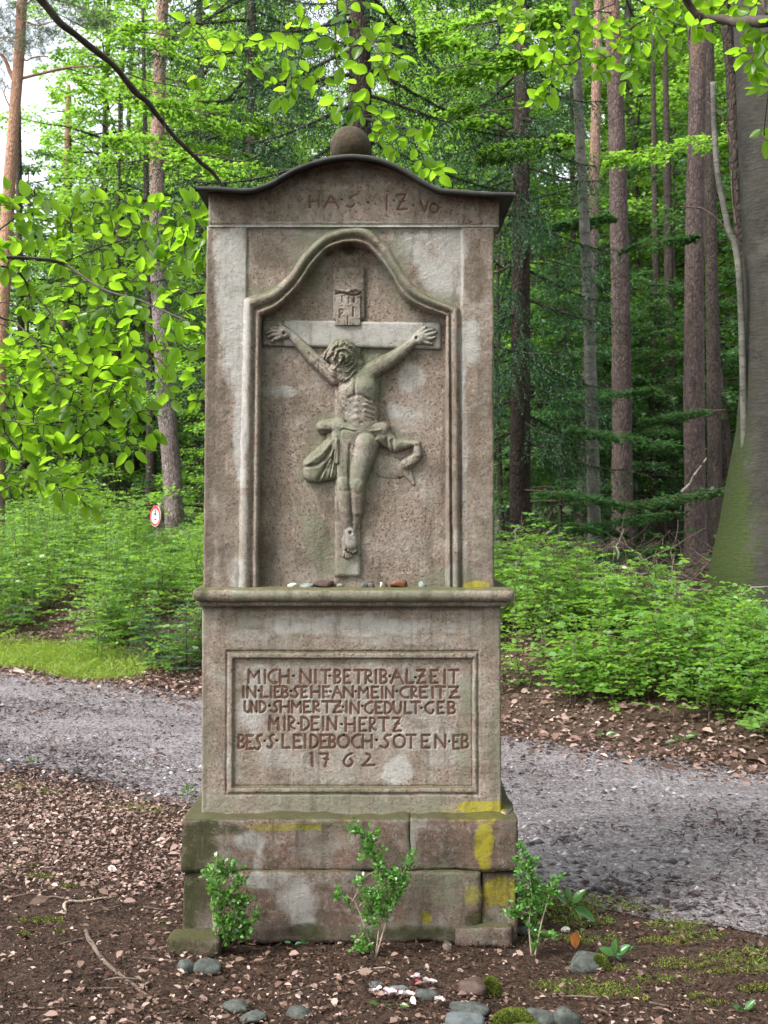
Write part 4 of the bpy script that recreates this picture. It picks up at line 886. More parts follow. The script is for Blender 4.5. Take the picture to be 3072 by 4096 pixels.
# ------------------------------------------------------------------ stones and sticks lying about
def stone_at(px, py, w, h, label, m=M_GREY, seed=1, cat='stone', flat=None, name='stone', sub=14, depth=.8):
    """(px, py): bottom centre in the photo; w, h its size in photo pixels"""
    x, Y = gp(px, py); k = Y/FPX; r = w*k/2; hz = h*k/2*1.05
    V, F = rock((x, Y+CAMY+r*depth*.5, float(ground(np.array(x), np.array(Y)))+hz*.38), (r, r*depth, hz*.85), seed, sub, 1., .22)
    return single(name, V, F, m, label, cat, smooth=True)
stone_at(742, 3892, 78, 82, 'rounded dark grey stone at the left foot of the shrine, beside a paler one', M_GREY, 3)
stone_at(832, 3898, 125, 78, 'angular pale grey granite stone at the left foot of the shrine', M_GREY, 14)
x, Y = gp(800, 3832); V, F = rough_box(fx(700)*.985, fx(905)*.985, Y+CAMY, Y+CAMY+.10, .0, .062, step=.012, rad=.008, amp=.005, seed=81); V[:, 2] += float(ground(np.array(x), np.array(Y)))-.004
single('stone_block', V, F, M_PLINTH, 'low mossy sandstone block lying in front of the left plinth corner', 'stone block', smooth=True, attrs={'stain2': np.stack([V[:, 0]*0, np.full(len(V), .85), V[:, 0]*0], -1)})
stone_at(830, 3762, 80, 42, 'small reddish stone wedged between the plinth and the low sandstone block', M_PLINTH, 5)
x, Y = gp(1915, 3800); V, F = rough_box(fx(1812)*.985, fx(2040)*.985, Y+CAMY+.02, Y+CAMY+.11, 0, .068, step=.012, rad=.008, amp=.005, seed=82); V[:, 2] += float(ground(np.array(x), np.array(Y)))-.004
single('stone_block', V, F, M_PLINTH, 'brown sandstone block half buried under the right plinth corner', 'stone block', smooth=True)
stone_at(1790, 3812, 42, 62, 'small upright brown stone left of the buried sandstone block', M_PLINTH, 8)
stone_at(2120, 3740, 120, 30, 'thin flat stone right of the plinth behind the box seedling', M_GREY, 9)
stone_at(948, 4052, 130, 58, 'lumpy grey-green stone at the lower left, wider of the two dark ones', M_GREY, 17)
stone_at(1005, 4095, 115, 60, 'grey-green stone sunk at the bottom edge below the lumpy one', M_GREY, 21)
stone_at(1195, 4076, 105, 62, 'small grey stone at the bottom between left stones and petals', M_GREY, 22)
stone_at(1595, 3978, 95, 45, 'smooth grey stone among the wilted petals', M_BLUEG, 23)
stone_at(1510, 3950, 72, 28, 'flat blue-grey stone left of the petals', M_BLUEG, 24)
stone_at(1715, 4000, 120, 50, 'low grey-green stone just right of the petals', M_GREY, 25)
stone_at(1905, 3985, 150, 88, 'olive grey stone with a moss tuft on its right side', M_DKBROWN, 26)
stone_at(1880, 4070, 215, 58, 'flat olive grey slab behind the blue-grey stone at the bottom edge', M_GREY, 27)
stone_at(1850, 4125, 190, 90, 'pale blue-grey stone cut by the bottom edge', M_BLUEG, 28)
stone_at(2165, 4125, 150, 135, 'large rounded grey-brown stone at the bottom, left of a touching pair', M_GREY, 29)
stone_at(2265, 4125, 125, 125, 'large rounded grey stone at the bottom, right of a touching pair', M_GREY, 30)
stone_at(2350, 3885, 160, 92, 'mossy dark stone in the grass right of the shrine', M_GREY, 33)
stone_at(2265, 3728, 40, 26, 'small cream pebble right of the third box seedling', M_WHITE, 34)
stone_at(2070, 4150, 205, 70, 'moss-covered hump at the bottom edge', M_MOSS, 35)
def tuft_on(px, py, w, h, label, seed):
    g = np.random.default_rng(seed); x, Y = gp(px, py); k = Y/FPX; n = 9000
    d = unit(g.normal(0, 1, (n, 3))); d[:, 2] = np.abs(d[:, 2]); P = d*np.array([w*k/2, w*k/2.4, h*k])+np.array([x, Y+CAMY+w*k*.25, float(ground(np.array(x), np.array(Y)))])
    l = .007*g.uniform(.6, 1.3, n); V, F = leaves(P, unit(d+g.normal(0, .4, (n, 3))), g.normal(0, 1, (n, 3)), l, l*.5)
    single('moss_cushion', V, F, M_MOSS, label, 'moss', fattr={'rnd': np.clip(g.normal(.45, .25, n), 0, 1)}, kind='stuff')
tuft_on(1965, 3985, 75, 62, 'bright green moss cushion on the olive grey stone', 1)
tuft_on(2070, 4130, 200, 60, 'yellow-green moss cushion at the bottom edge between the stones', 2)
tuft_on(2400, 3880, 70, 48, 'green moss cushion beside the mossy dark stone', 3)
LEDGE_Z = fz(2352)+.001
def on_ledge(u_, w, h, m, seed, label, name='pebble'):
    V, F = rock((float(ux(u_)), -.012, LEDGE_Z+h*KU/1250*.40), (w*KU/1250/2*1.15, w*KU/1250*.38, h*KU/1250*.6), seed, 12, 1., .18)
    single(name, V, F, m, label, 'pebble', smooth=True)
on_ledge(452, 68, 34, M_WHITE, 41, 'cream white pebble, leftmost on the ledge under the niche')
on_ledge(545, 80, 34, M_CLEAR, 42, 'flat grey-green pebble on the ledge beside the long brown stone')
on_ledge(650, 130, 52, M_DKBROWN, 43, 'long dark brown stone on the ledge below the cross')
on_ledge(722, 42, 30, M_DKBROWN, 44, 'small dark brown crumb at the right end of the long brown stone')
on_ledge(765, 40, 28, M_CLEAR, 45, 'tiny grey pebble under the foot of the cross')
on_ledge(925, 46, 36, M_BLUEG, 46, 'small blue-grey pebble, left one of a close pair on the ledge')
on_ledge(975, 40, 30, M_BLUEG, 47, 'small blue-grey pebble, right one of a close pair on the ledge')
on_ledge(1068, 22, 34, M_DKBROWN, 48, 'tiny brown crumb beside the white candle stub')
on_ledge(1162, 118, 54, M_BROWNST, 49, 'rust brown oval stone on the right half of the ledge')
on_ledge(1310, 52, 44, M_CLEAR, 50, 'round grey-green pebble, rightmost on the ledge')
V, F = tube([(float(ux(1036)), -.014, LEDGE_Z), (float(ux(1037)), -.014, LEDGE_Z+.009), (float(ux(1037)), -.014, LEDGE_Z+.018)], [.0042, .0042, .0038], 10)
single('candle_stub', V, F, M_WHITE, 'short white candle stub standing on the ledge', 'candle', smooth=True)
def stick(pts, w, label, m=M_STICK, seed=1, lift=.006, cat='stick', side=None):
    """pts photo pixels on the ground; w width in photo pixels"""
    P = []
    for px, py in pts:
        x, Y = gp(px, py); P.append((x, Y+CAMY, float(ground(np.array(x), np.array(Y)))+lift))
    P = np.array(P); C_ = bent(P, 26, .004, seed); Y = P[:, 1].mean()-CAMY; r = w*Y/FPX/2
    rr = np.linspace(r*1.1, r*.7, 26)*(1+.12*np.random.default_rng(seed).normal(0, 1, 26))
    V, F = tube(C_, np.abs(rr), 8, True, .3, seed)
    single('stick', V, F, m, label, cat, smooth=True)
stick([(340, 3735), (372, 3785), (430, 3868), (545, 3955), (655, 4040)], 19, 'thick bent grey-brown stick at the lower left, pointing at the shrine', seed=1)
stick([(262, 3660), (275, 3618), (340, 3612), (470, 3592)], 13, 'short pale stick with a hooked end left of the shrine', M_PALEST, 2)
stick([(190, 3798), (400, 3745), (665, 3692)], 9, 'long thin brown stick lying behind the thick bent one', seed=3)
stick([(550, 3535), (640, 3518), (730, 3515)], 14, 'brown stick just left of the plinth', seed=4)
stick([(250, 3237), (450, 3235), (585, 3282)], 11, 'bent brown stick at the near road edge on the left', M_PALEST, 5)
stick([(640, 3238), (700, 3243), (800, 3248)], 15, 'dark stick at the road edge behind the plinth', seed=6)
stick([(15, 3330), (60, 3358), (200, 3378), (330, 3392)], 10, 'curved pale root at the left edge', M_PALEST, 7)
stick([(0, 3110), (65, 3108)], 16, 'dark twig lying on the road at the left edge', seed=8)
stick([(170, 3455), (330, 3475)], 7, 'thin dark twig in the leaf litter left', seed=9)
stick([(380, 3480), (560, 3462), (700, 3480)], 7, 'thin twig across the leaf litter beside the plinth', seed=10)
stick([(20, 3610), (50, 3590)], 14, 'short brown stick stub at the left edge', M_PALEST, 11)
stick([(2142, 3488), (2235, 3518)], 11, 'pale stick lying behind the third box seedling', M_PALEST, 12)
stick([(2452, 3560), (2540, 3562)], 12, 'light brown stick at the near edge of the road', M_PALEST, 13)
stick([(2600, 3565), (2690, 3578), (2740, 3585)], 14, 'dark bark strip next to the light brown stick', seed=14)
stick([(2865, 3398), (3080, 3418)], 9, 'long thin stick on the road at the right edge', seed=15)
stick([(2875, 3465), (3025, 3482)], 11, 'dark stick on the road below the long thin one', seed=16)
stick([(2855, 3508), (2870, 3530), (2890, 3555)], 11, 'short curved pale stick on the right of the road', M_PALEST, 17)
stick([(2545, 3205), (2640, 3190)], 8, 'small dark twig in the middle of the road', seed=18)
stick([(2218, 3090), (2330, 3118)], 8, 'pale curved twig near the far road edge', M_PALEST, 19)
stick([(2600, 4030), (2800, 4045), (2960, 4050)], 9, 'dark stick across the mossy ground at the lower right', seed=20)
stick([(2230, 3510), (2165, 3495)], 9, 'dark bark piece behind the third box seedling', seed=21)
stick([(1150, 3975), (1420, 3900), (1600, 3885)], 7, 'thin pale root running in front of the shrine', M_PALEST, 22)
for k in range(26):                            # loose twigs, too alike to tell apart
    g = np.random.default_rng(500+k); px, py = (g.uniform(0, 720), g.uniform(3300, 4080)) if k < 15 else (g.uniform(2100, 3072), g.uniform(3100, 4080))
    a = g.normal(0, .5); l = g.uniform(40, 120)
    P = [(*gp(px+q*l*math.cos(a), py+q*l*.5*math.sin(a)),) for q in (-1, 0, 1)]; P = np.array([(x, Y+CAMY, float(ground(np.array(x), np.array(Y)))+.008) for x, Y in P])
    V, F = tube(bent(P, 10, .004, k), .0028, 5); left = k < 15
    single('twig', V, F, M_STICK, 'small loose twig on the brown litter left of the shrine' if left else 'small loose twig on the ground or road right of the shrine', 'twig', group='loose twigs left of the shrine' if left else 'loose twigs right of the shrine')
# wilted petals and small fallen things
M_PETAL = simple('wilted_pink_petal', (.36, .27, .29), (.52, .44, .44), 90, .8, .001, 80)
M_RED = simple('wilted_red_petal', (.12, .012, .025), (.2, .02, .04), 90, .8, .001, 80)
def blob_petals(px, py, w, m, label, seed, name='wilted_flower'):
    g = np.random.default_rng(seed); x, Y = gp(px, py); k = Y/FPX; n = 9; parts = []
    for q in range(n):
        a = g.uniform(0, 6.28); r = w*k*.5; i, j = np.meshgrid(np.linspace(-1, 1, 6), np.linspace(0, 1, 6), indexing='ij')
        L = r*g.uniform(.8, 1.3); wd = L*.5*np.sin(np.pi*(.15+.8*j)); X = i*wd; T_ = j*L; Z = .35*L*(i**2)*g.uniform(.2, 1)+L*.5*np.sin(j*2)*g.uniform(.3, 1.1)+.1*L*vn(i*3+q, j*3, seed=seed)
        P = np.stack([x+T_*np.cos(a)-X*np.sin(a), Y+CAMY+T_*np.sin(a)+X*np.cos(a), float(ground(np.array(x), np.array(Y)))+.012+Z], -1)
        parts.append((P.reshape(-1, 3), gridfaces(6, 6)))
    V, F = join(parts); single(name, V, F, m, label, 'flower', smooth=True)
for i, (px, py, w, m, l) in enumerate([(1500, 3990, 46, M_PETAL, 'pale wilted flower at the left end of the heap'), (1560, 3998, 46, M_PETAL, 'pinkish wilted flower in front of the smooth grey stone'), (1600, 4000, 36, M_PETAL, 'small pale wilted flower beside the red petals'), (1645, 4005, 50, M_PETAL, 'whitish wilted flower at the front of the heap'), (1722, 3950, 52, M_PETAL, 'round lilac wilted flower at the right of the heap'), (1664, 3930, 36, M_PETAL, 'small pale wilted flower at the back of the heap'), (1762, 4025, 40, M_PETAL, 'pale wilted flower apart on the right, below the others'), (1662, 3950, 38, M_RED, 'dark red wilted petals behind the pale flowers'), (1590, 3985, 24, M_RED, 'dark red petal between the pale flowers')]):
    blob_petals(px, py, w, m, l, 60+i)
# ------------------------------------------------------------------ leaf meshes for the near branches (real outline, fold and veins)
def beech_leaf(seed, name='beech_leaf', wid=.62, wave=.05, curl=.12):
    g = np.random.default_rng(seed); nt = 13; t = np.linspace(0, 1, nt)
    w = .5*wid*np.sin(np.pi*t**.82)**.72*(1+wave*np.where(np.arange(nt) % 2, 1, -1)); w[0] = .012; w[-1] = .004
    V, uv = [], []
    for i in range(nt):
        for q in (-1, -.5, 0, .5, 1):
            V.append((t[i], q*w[i], .16*abs(q)*w[i]*2-curl*t[i]**2+.02*math.sin(t[i]*26+q*2)*abs(q)*wid*.6)); uv.append((.5+q*.5, t[i]))
    V = np.array(V); V[:, 1] += .03*np.sin(V[:, 0]*3+seed)
    st, sf = tube([(-.14, 0, .01), (0, 0, 0)], .010, 4, False)
    F = gridfaces(nt, 5); n = len(V)
    return np.concatenate([V, st]), np.concatenate([F, sf[0]+n]), np.concatenate([np.array(uv), np.full((len(st), 2), .5)])
LEAFM = []
for k in range(5):
    V, F, uv = beech_leaf(k, wid=(.60, .66, .56, .70, .62)[k], curl=(.1, .22, .04, .16, -.06)[k])
    LEAFM.append((mesh('beech_leaf', V, F, uv=uv, smooth=True), V, F, uv))
def frames(ax, nrm):
    ax = unit(ax); s = unit(np.cross(nrm, ax)); return ax, s, np.cross(ax, s)
def spray(name, label, cat, clusters, roots, Yb, leaf_len, seed, main=None, per=(3, 5), mainr=.006, droop=.14, limit=300, ytilt=.25):
    """clusters: photo pixels of leaf groups; roots: photo pixels the twigs grow from; everything in true 3-D at distance about Yb"""
    g = np.random.default_rng(seed)
    Yf = lambda px, py: Yb+.28*vn(np.array(px)/260., np.array(py)/260., seed=seed)+ytilt*(np.array(py)-800)/1500.
    p3 = lambda q: W(q[0], q[1], float(Yf(q[0], q[1])))
    root3 = []; rootr = []
    tubes = []
    for line_, r0, r1 in (main or []):
        C_ = bent(np.array([p3(q) for q in line_]), 40, .004, seed); rr = np.linspace(r0, r1, 40)*(1+.08*g.normal(0, 1, 40))
        tubes.append(tube(C_, np.abs(rr), 8, True, .15, seed)); root3 += list(C_[::2]); rootr += list(rr[::2])
    for q in roots: root3.append(p3(q)); rootr.append(.004)
    off = np.array(W(0, 0, Yb)); t_ = thing(name, label, cat, tuple(np.mean(root3, 0)))
    T3 = [p3(q) for q in clusters]; todo = list(range(len(T3))); tree = [np.array(q) for q in root3]
    d = np.array([[np.linalg.norm(T3[i]-r) for r in tree] for i in todo]); best = d.min(1); par = d.argmin(1); twigs = []; dirs = {}
    while todo:
        k = int(np.argmin(best)); i = todo.pop(k); pa = tree[par[k]]; best = np.delete(best, k); par = np.delete(par, k)
        a, b = pa, T3[i]; L = np.linalg.norm(b-a); m_ = (a+b)/2+np.array([0, 0, .12*L])+g.normal(0, .05*L, 3)
        twigs.append(tube(curve([a, m_, b], 6), np.linspace(.0026, .0014, 6), 4, False)); dirs[i] = unit(b-m_)
        tree.append(b)
        if todo:
            dd = np.array([np.linalg.norm(T3[j]-b) for j in todo]); up = dd < best*1.0; best = np.where(up, dd, best); par = np.where(up, len(tree)-1, par)
    if tubes: part('branch', *join(tubes), M_TWIG, t_, smooth=True)
    if twigs: part('twigs', *join(twigs), M_TWIG, t_, smooth=True, kind='stuff')
    L_ = []
    for i, b in enumerate(T3):
        n = g.integers(per[0], per[1]+1); d0 = dirs[i]; d0 = unit(d0*np.array([1, .5, 1])+np.array([0, 0, -droop])*g.uniform(.2, 1))
        nb = unit(np.array([g.normal(0, .25), (.60 if g.random() < .85 else -.6)+g.normal(0, .2), .72+g.normal(0, .2)]))
        for q in range(n):
            fr = (q/(n-1)-.5) if n > 1 else 0
            ang = fr*2*g.uniform(.75, 1.15)+g.normal(0, .15)
            s_ = unit(np.cross(nb, d0)); ax = d0*math.cos(ang)+s_*math.sin(ang)
            nn = unit(nb+g.normal(0, .28, 3)); base = b+d0*(-abs(fr)*.05)+g.normal(0, .006, 3)
            L_.append((base, ax, nn, leaf_len*g.uniform(.6, 1.15)))
    g.shuffle(L_) if False else None
    rest = []
    for k, (b, ax, nn, l) in enumerate(L_):
        A_, S_, U_ = frames(ax[None], nn[None]); M = np.eye(4); M[:3, 0] = A_[0]*l; M[:3, 1] = S_[0]*l; M[:3, 2] = U_[0]*l; M[:3, 3] = b+A_[0]*l*.12-LOC[t_.name]
        me, V, F, uv = LEAFM[k % 5]
        if k < limit:
            o = link('leaf', me, M_LEAF, t_); o.matrix_local = Matrix(M.tolist())
        else:
            rest.append((V@M[:3, :3].T+M[:3, 3]+LOC[t_.name], F, uv))
    if rest:
        V, F = join([(a, b) for a, b, c in rest]); o = part('leaves', V, F, M_LEAFSTUFF, t_, uv=np.concatenate([c for a, b, c in rest]), smooth=True, kind='stuff')
        me = o.data; at = me.attributes.new('rnd', 'FLOAT', 'POINT'); at.data.foreach_set('value', np.concatenate([np.full(len(a), g.random()) for a, b, c in rest]).astype(np.float32))
    return t_
def inpoly(x, y, P):
    P = np.array(P); c = np.zeros(np.shape(x), bool); j = len(P)-1
    for i in range(len(P)):
        c ^= ((P[i, 1] > y) != (P[j, 1] > y)) & (x < (P[j, 0]-P[i, 0])*(y-P[i, 1])/(P[j, 1]-P[i, 1]+1e-9)+P[i, 0]); j = i
    return c
def scatter(poly, d, seed):
    g = np.random.default_rng(seed); P = np.array(poly); out = []
    for _ in range(6000):
        q = (g.uniform(P[:, 0].min(), P[:, 0].max()), g.uniform(P[:, 1].min(), P[:, 1].max()))
        dd = d*(1+.35*fbm(np.array(q[0]/200.), np.array(q[1]/200.), seed=seed+5))
        if inpoly(np.array(q[0]), np.array(q[1]), P) and all((q[0]-o[0])**2+((q[1]-o[1])*1.25)**2 > dd*dd for o in out): out.append(q)
    return out
LFL = .064
spray('overhanging_beech_branch', 'leafy beech branch at the left edge, uppermost of three, its leaves beside the cap corner', 'branch', scatter([(-60, 760), (260, 800), (620, 800), (800, 790), (860, 960), (840, 1060), (600, 1010), (420, 1100), (200, 1010), (-60, 1010)], 62, 1), [], 4.7, LFL, 1,
      main=[([(-80, 1020), (20, 900), (130, 845)], .005, .002), ([(-80, 1030), (120, 1035), (250, 1052)], .007, .005), ([(250, 1052), (400, 990), (520, 945), (600, 885)], .0045, .002)], per=(3, 4))
spray('overhanging_beech_branch', 'long leafy beech branch at the left edge, the middle one, crossing the pine trunk', 'branch', scatter([(-60, 1030), (200, 1030), (420, 1120), (600, 1030), (860, 1080), (860, 1600), (690, 1640), (640, 1560), (560, 1460), (300, 1430), (-60, 1400)], 70, 2), [], 4.55, LFL, 2,
      main=[([(-80, 1028), (120, 1035), (250, 1052), (400, 1150), (560, 1205), (740, 1285), (840, 1345)], .008, .002), ([(-60, 1070), (60, 1078), (140, 1180), (200, 1250), (240, 1340), (330, 1470)], .005, .0018)], per=(3, 4))
spray('overhanging_beech_branch', 'drooping leafy beech branch at the left edge, lowest of three, hanging over the undergrowth', 'branch', scatter([(-60, 1390), (320, 1420), (560, 1480), (600, 1600), (650, 1760), (500, 1850), (400, 1800), (380, 1960), (420, 2060), (200, 2020), (140, 1960), (-60, 2000)], 58, 3), [], 4.4, LFL, 3,
      main=[([(-60, 1245), (30, 1275), (90, 1310), (160, 1400), (240, 1520)], .005, .002), ([(-60, 1520), (0, 1680), (60, 1790), (100, 1860)], .004, .0018), ([(-60, 1665), (150, 1700)], .003, .0018)], per=(3, 4))
zc = [(210, 20), (60, 130), (110, 430), (230, 300), (350, 240), (450, 230), (330, 290), (480, 370), (500, 450), (640, 60), (720, 90), (800, 30), (640, 180), (690, 150), (760, 160), (800, 200), (580, 240), (640, 330), (720, 330), (640, 430), (700, 440), (640, 500), (580, 530), (790, 430), (820, 490), (880, 220), (940, 210), (900, 290), (990, 260), (1050, 240), (1010, 160), (940, 90), (1150, 200), (1200, 230), (1190, 290), (1130, 370), (1200, 380), (1260, 350), (1050, 430), (930, 410), (990, 500), (905, 540), (860, 590), (1030, 590), (1040, 640), (970, 600), (1150, 680), (1130, 730), (1230, 740), (1110, 790), (1200, 800), (1300, 780), (1365, 710), (1400, 770), (1220, 870), (1350, 840), (1380, 920), (1420, 940), (1470, 970), (1080, 20), (1010, 0), (930, 0)]
spray('overhanging_beech_branch', 'loose spray of bright beech leaves hanging above the stone ball', 'branch', [(700+.7233*a, .7233*b) for a, b in zc], [(1380, -120), (1160, -120), (1500, -120), (1010, -120)], 4.45, .060, 4,
      main=[([(1340, -120), (1400, 50), (1480, 170), (1550, 300), (1590, 400)], .004, .002), ([(1170, -120), (1130, 60), (1130, 200)], .0025, .0015), ([(1350, 10), (1340, 160), (1345, 260)], .0025, .0015)], per=(2, 3), ytilt=0)
zr = [(180, 80), (250, 30), (170, 100), (320, 100), (260, 200), (300, 190), (400, 230), (450, 180), (520, 180), (560, 90), (620, 100), (540, 210), (480, 270), (590, 270), (520, 300), (350, 320), (390, 300), (310, 330), (440, 350), (480, 370), (540, 370), (600, 330), (430, 420), (520, 430), (370, 470), (420, 490), (420, 530), (340, 570), (400, 550), (680, 160), (700, 180), (640, 190), (750, 150), (790, 130), (830, 180), (690, 300), (740, 330), (800, 270), (880, 280), (850, 220), (900, 240), (960, 240), (990, 270), (1000, 130), (1040, 180), (1060, 60), (1100, 90), (1110, 170), (1090, 250), (1150, 220), (1190, 90), (1230, 80), (1170, 30), (1030, 30), (960, 30), (690, 380), (710, 420), (770, 420), (870, 370), (920, 350), (900, 410), (850, 450), (880, 470), (930, 400)]
spray('overhanging_beech_branch', 'wide spray of bright beech leaves across the top right, in front of the pine trunks', 'branch', [(1900+.7065*a, .7065*b) for a, b in zr], [(2150, -120), (2300, -120), (2460, -120), (2640, -100)], 4.9, .060, 5,
      main=[([(2480, -60), (2450, 10), (2360, 60), (2330, 120)], .0035, .0018), ([(2700, -60), (2600, 60), (2500, 130), (2440, 230)], .0035, .0018)], per=(2, 3), ytilt=0)
ze = [(1260, 160), (1380, 60), (1420, 20), (1500, 40), (1590, 30), (1540, 190), (1560, 160), (1640, 190), (1630, 240), (1510, 300), (1580, 300), (1640, 300), (1560, 370), (1590, 420), (1620, 500), (1450, 80), (1250, 40), (1640, 770), (1700, 220), (1700, 100), (1330, 40), (1300, 170)]
spray('overhanging_beech_branch', 'thick dark curving beech branch in the top right corner with hanging leaves', 'branch', [(1900+.7065*a, .7065*b) for a, b in ze], [(3100, -100)], 4.6, .066, 6,
      main=[([(2715, -90), (2745, 0), (2790, 58), (2840, 78), (2950, 82), (3060, 88), (3200, 80)], .014, .022), ([(3070, 85), (3055, 20), (3010, -60)], .010, .008), ([(3090, 90), (3080, 300), (3060, 540)], .003, .002)], per=(3, 4), ytilt=0)
# bare dark branch running down behind the cap
Pb = [W(px, py, Y) for px, py, Y in ((130, -60, 4.6), (180, 20, 4.65), (250, 100, 4.7), (330, 165, 4.8), (420, 235, 4.9), (500, 320, 5.), (575, 400, 5.1), (620, 460, 5.2), (680, 520, 5.3), (760, 600, 5.4), (820, 665, 5.5), (860, 700, 5.55), (920, 800, 5.6), (960, 860, 5.65))]
t_ = thing('bare_branch', 'long dark bare branch running diagonally down to the left end of the cap', 'branch', tuple(Pb[5]))
part('branch', *tube(bent(np.array(Pb), 60, .006, 9), np.linspace(.016, .0075, 60), 10, True, .22, 9), M_TWIG, t_, smooth=True)
for k, pts in enumerate(([(775, 620), (860, 628), (960, 640), (1060, 600), (1120, 470)], [(500, 290), (620, 330), (760, 355)], [(350, 180), (420, 240), (480, 280)], [(640, 470), (690, 570), (655, 578)], [(560, 370), (540, 385), (500, 380)])):
    P = np.array([W(px, py, 5.25) for px, py in pts]); part('twig', *tube(bent(P, 20, .006, k), np.linspace(.004, .0015, 20), 5), M_TWIG, t_, smooth=True)
# ------------------------------------------------------------------ box seedlings and small plants
def seedling(stems, cl, Y, label, seed, size=.014, name='box_seedling', cat='shrub', n=11, m=M_BOX):
    g = np.random.default_rng(seed); p3 = lambda q: W(q[0], q[1], Y+(q[2] if len(q) > 2 else 0))
    b = p3(stems[0][0]); b[2] = float(ground(np.array(b[0]), np.array(Y)))-.004; t_ = thing(name, label, cat, tuple(b)); tb = []
    for st in stems:
        P = np.array([p3(q) for q in st]); P[0] = b+(g.normal(0, .003, 3) if len(tb) else 0); tb.append(tube(bent(P, 14, .003, seed), np.linspace(.0032, .0012, 14), 6, True))
    sk = np.concatenate([np.array([p3(q) for q in curve([(*r, 0) if len(r) == 2 else r for r in st], 12)]) for st in stems])
    Vs = []
    for (px, py, r) in cl:
        for q in range(max(3, int(r/14*4))):
            c = p3((px+g.normal(0, r*.5), py+g.normal(0, r*.5), g.normal(0, r*.5*Y/FPX))); j = np.argmin(np.linalg.norm(sk-c, axis=1)); a = sk[j]
            d = unit(c-a+np.array([0, 0, .01])); tb.append(tube([a, (a+c)/2+g.normal(0, .003, 3), c], [.0013, .001, .0008], 3, False))
            k = n; f = np.linspace(.0, 1, k)[:, None]; sd_ = g.normal(0, 1, (k, 3)); Pp = c+d*(f-.5)*.035+g.normal(0, .004, (k, 3)); ax = unit(d*.5+sd_*.6+np.array([0, -.1, .25])); L = size*g.uniform(.7, 1.2, k)
            Vs.append(leaves(Pp, ax, rdirs(k, .8, .6, g)+np.array([0, -.5, 0]), L, L*.62, True))
    part('stem', *join(tb), M_PALEST, t_, smooth=True)
    V, F = join(Vs); part('foliage', V, F, m, t_, fattr={'rnd': g.random(sum(len(f) for f in F))})
zz = lambda L: [(600+1.0247*a, 3200+1.0247*b, r) for a, b, r in L]
seedling([[(862, 3835), (872, 3740), (900, 3640), (920, 3480)], [(862, 3835), (905, 3760), (970, 3700), (1010, 3670)], [(862, 3835), (868, 3760), (850, 3620), (865, 3500)]],
         zz([(270, 265, 22), (330, 275, 22), (235, 300, 20), (280, 310, 26), (345, 320, 18), (250, 350, 26), (310, 360, 28), (265, 400, 26), (330, 400, 28), (370, 390, 14), (280, 440, 26), (340, 440, 24), (275, 480, 24), (330, 490, 28), (375, 480, 20), (300, 530, 20), (345, 530, 22), (405, 460, 16), (370, 510, 18)]), 3.60,
         'leafy green box seedling at the left front corner of the plinth', 1, .016)
seedling([[(1500, 3838), (1520, 3720), (1540, 3560), (1490, 3420), (1425, 3310)], [(1500, 3838), (1560, 3660), (1610, 3520), (1640, 3430)], [(1500, 3838), (1470, 3760), (1440, 3700)], [(1520, 3700), (1430, 3620), (1350, 3585)]],
         zz([(800, 110, 14), (820, 130, 18), (850, 160, 22), (880, 140, 16), (860, 190, 24), (845, 215, 18), (885, 225, 22), (895, 260, 24), (920, 290, 22), (895, 310, 24), (940, 320, 26), (975, 290, 20), (1000, 250, 16), (1020, 225, 16), (990, 320, 20), (870, 350, 26), (920, 370, 30), (960, 370, 24), (820, 320, 12), (840, 390, 24), (890, 410, 28), (940, 410, 22), (860, 440, 22), (910, 450, 22), (735, 380, 16), (770, 400, 10), (835, 540, 22), (850, 570, 24), (825, 580, 16), (870, 480, 14)]), 3.585,
         'tallest box seedling standing before the middle of the plinth', 2, .014)
seedling([[(2118, 3812), (2115, 3700), (2130, 3560), (2105, 3400)], [(2118, 3812), (2170, 3680), (2210, 3560)]],
         zz([(1460, 190, 14), (1465, 220, 20), (1455, 260, 22), (1490, 250, 18), (1470, 300, 24), (1500, 320, 20), (1460, 350, 22), (1510, 370, 24), (1550, 350, 16), (1590, 320, 14), (1480, 400, 24), (1530, 400, 20), (1410, 440, 16), (1450, 430, 22), (1500, 440, 22), (1480, 480, 18), (1500, 530, 20), (1550, 530, 18), (1495, 560, 16), (1570, 370, 14), (1425, 450, 12)]), 3.62,
         'thin box seedling at the right front corner of the plinth', 3, .014)
def bigleaf(px, py, leavesdef, label, seed, name='small_plant', size=.045, m=M_BOX, hpx=0):
    x, Y = gp(px, py); b = np.array([x, Y+CAMY, float(ground(np.array(x), np.array(Y)))]); t_ = thing(name, label, 'plant', tuple(b)); g = np.random.default_rng(seed); top = b+np.array([0, 0, hpx*Y/FPX])
    Vs, Fs, n = [], [], 0; tb = [tube([b, (b+top)/2+g.normal(0, .003, 3), top+1e-4], .0018, 5)]
    for k, (dx, dy, sc) in enumerate(leavesdef):
        e = top+np.array([dx, g.normal(0, .4)*abs(dx), dy])*Y/FPX; ax = unit(e-top+1e-6); nn = unit(np.array([g.normal(0, .2), -.5, .8])); A_, S_, U_ = frames(ax[None], nn[None])
        V, F, uv = beech_leaf(k+seed, wid=.55); l = size*sc; V = V@np.stack([A_[0], S_[0], U_[0]])*l+e-ax*l*.3; Vs.append((V, F)); tb.append(tube([top, e-ax*l*.3], .0012, 4))
    part('stem', *join(tb), M_BOX, t_)
    for V, F in Vs: o = part('leaf', V, F, m, t_, smooth=True)
bigleaf(2280, 3720, [(-28, 26, 1), (24, 30, 1.2), (40, -18, 1.3), (-4, 44, .8), (60, -30, 1.1)], 'upright plant with broad dark leaves right of the third box seedling', 3, size=.05, hpx=95)
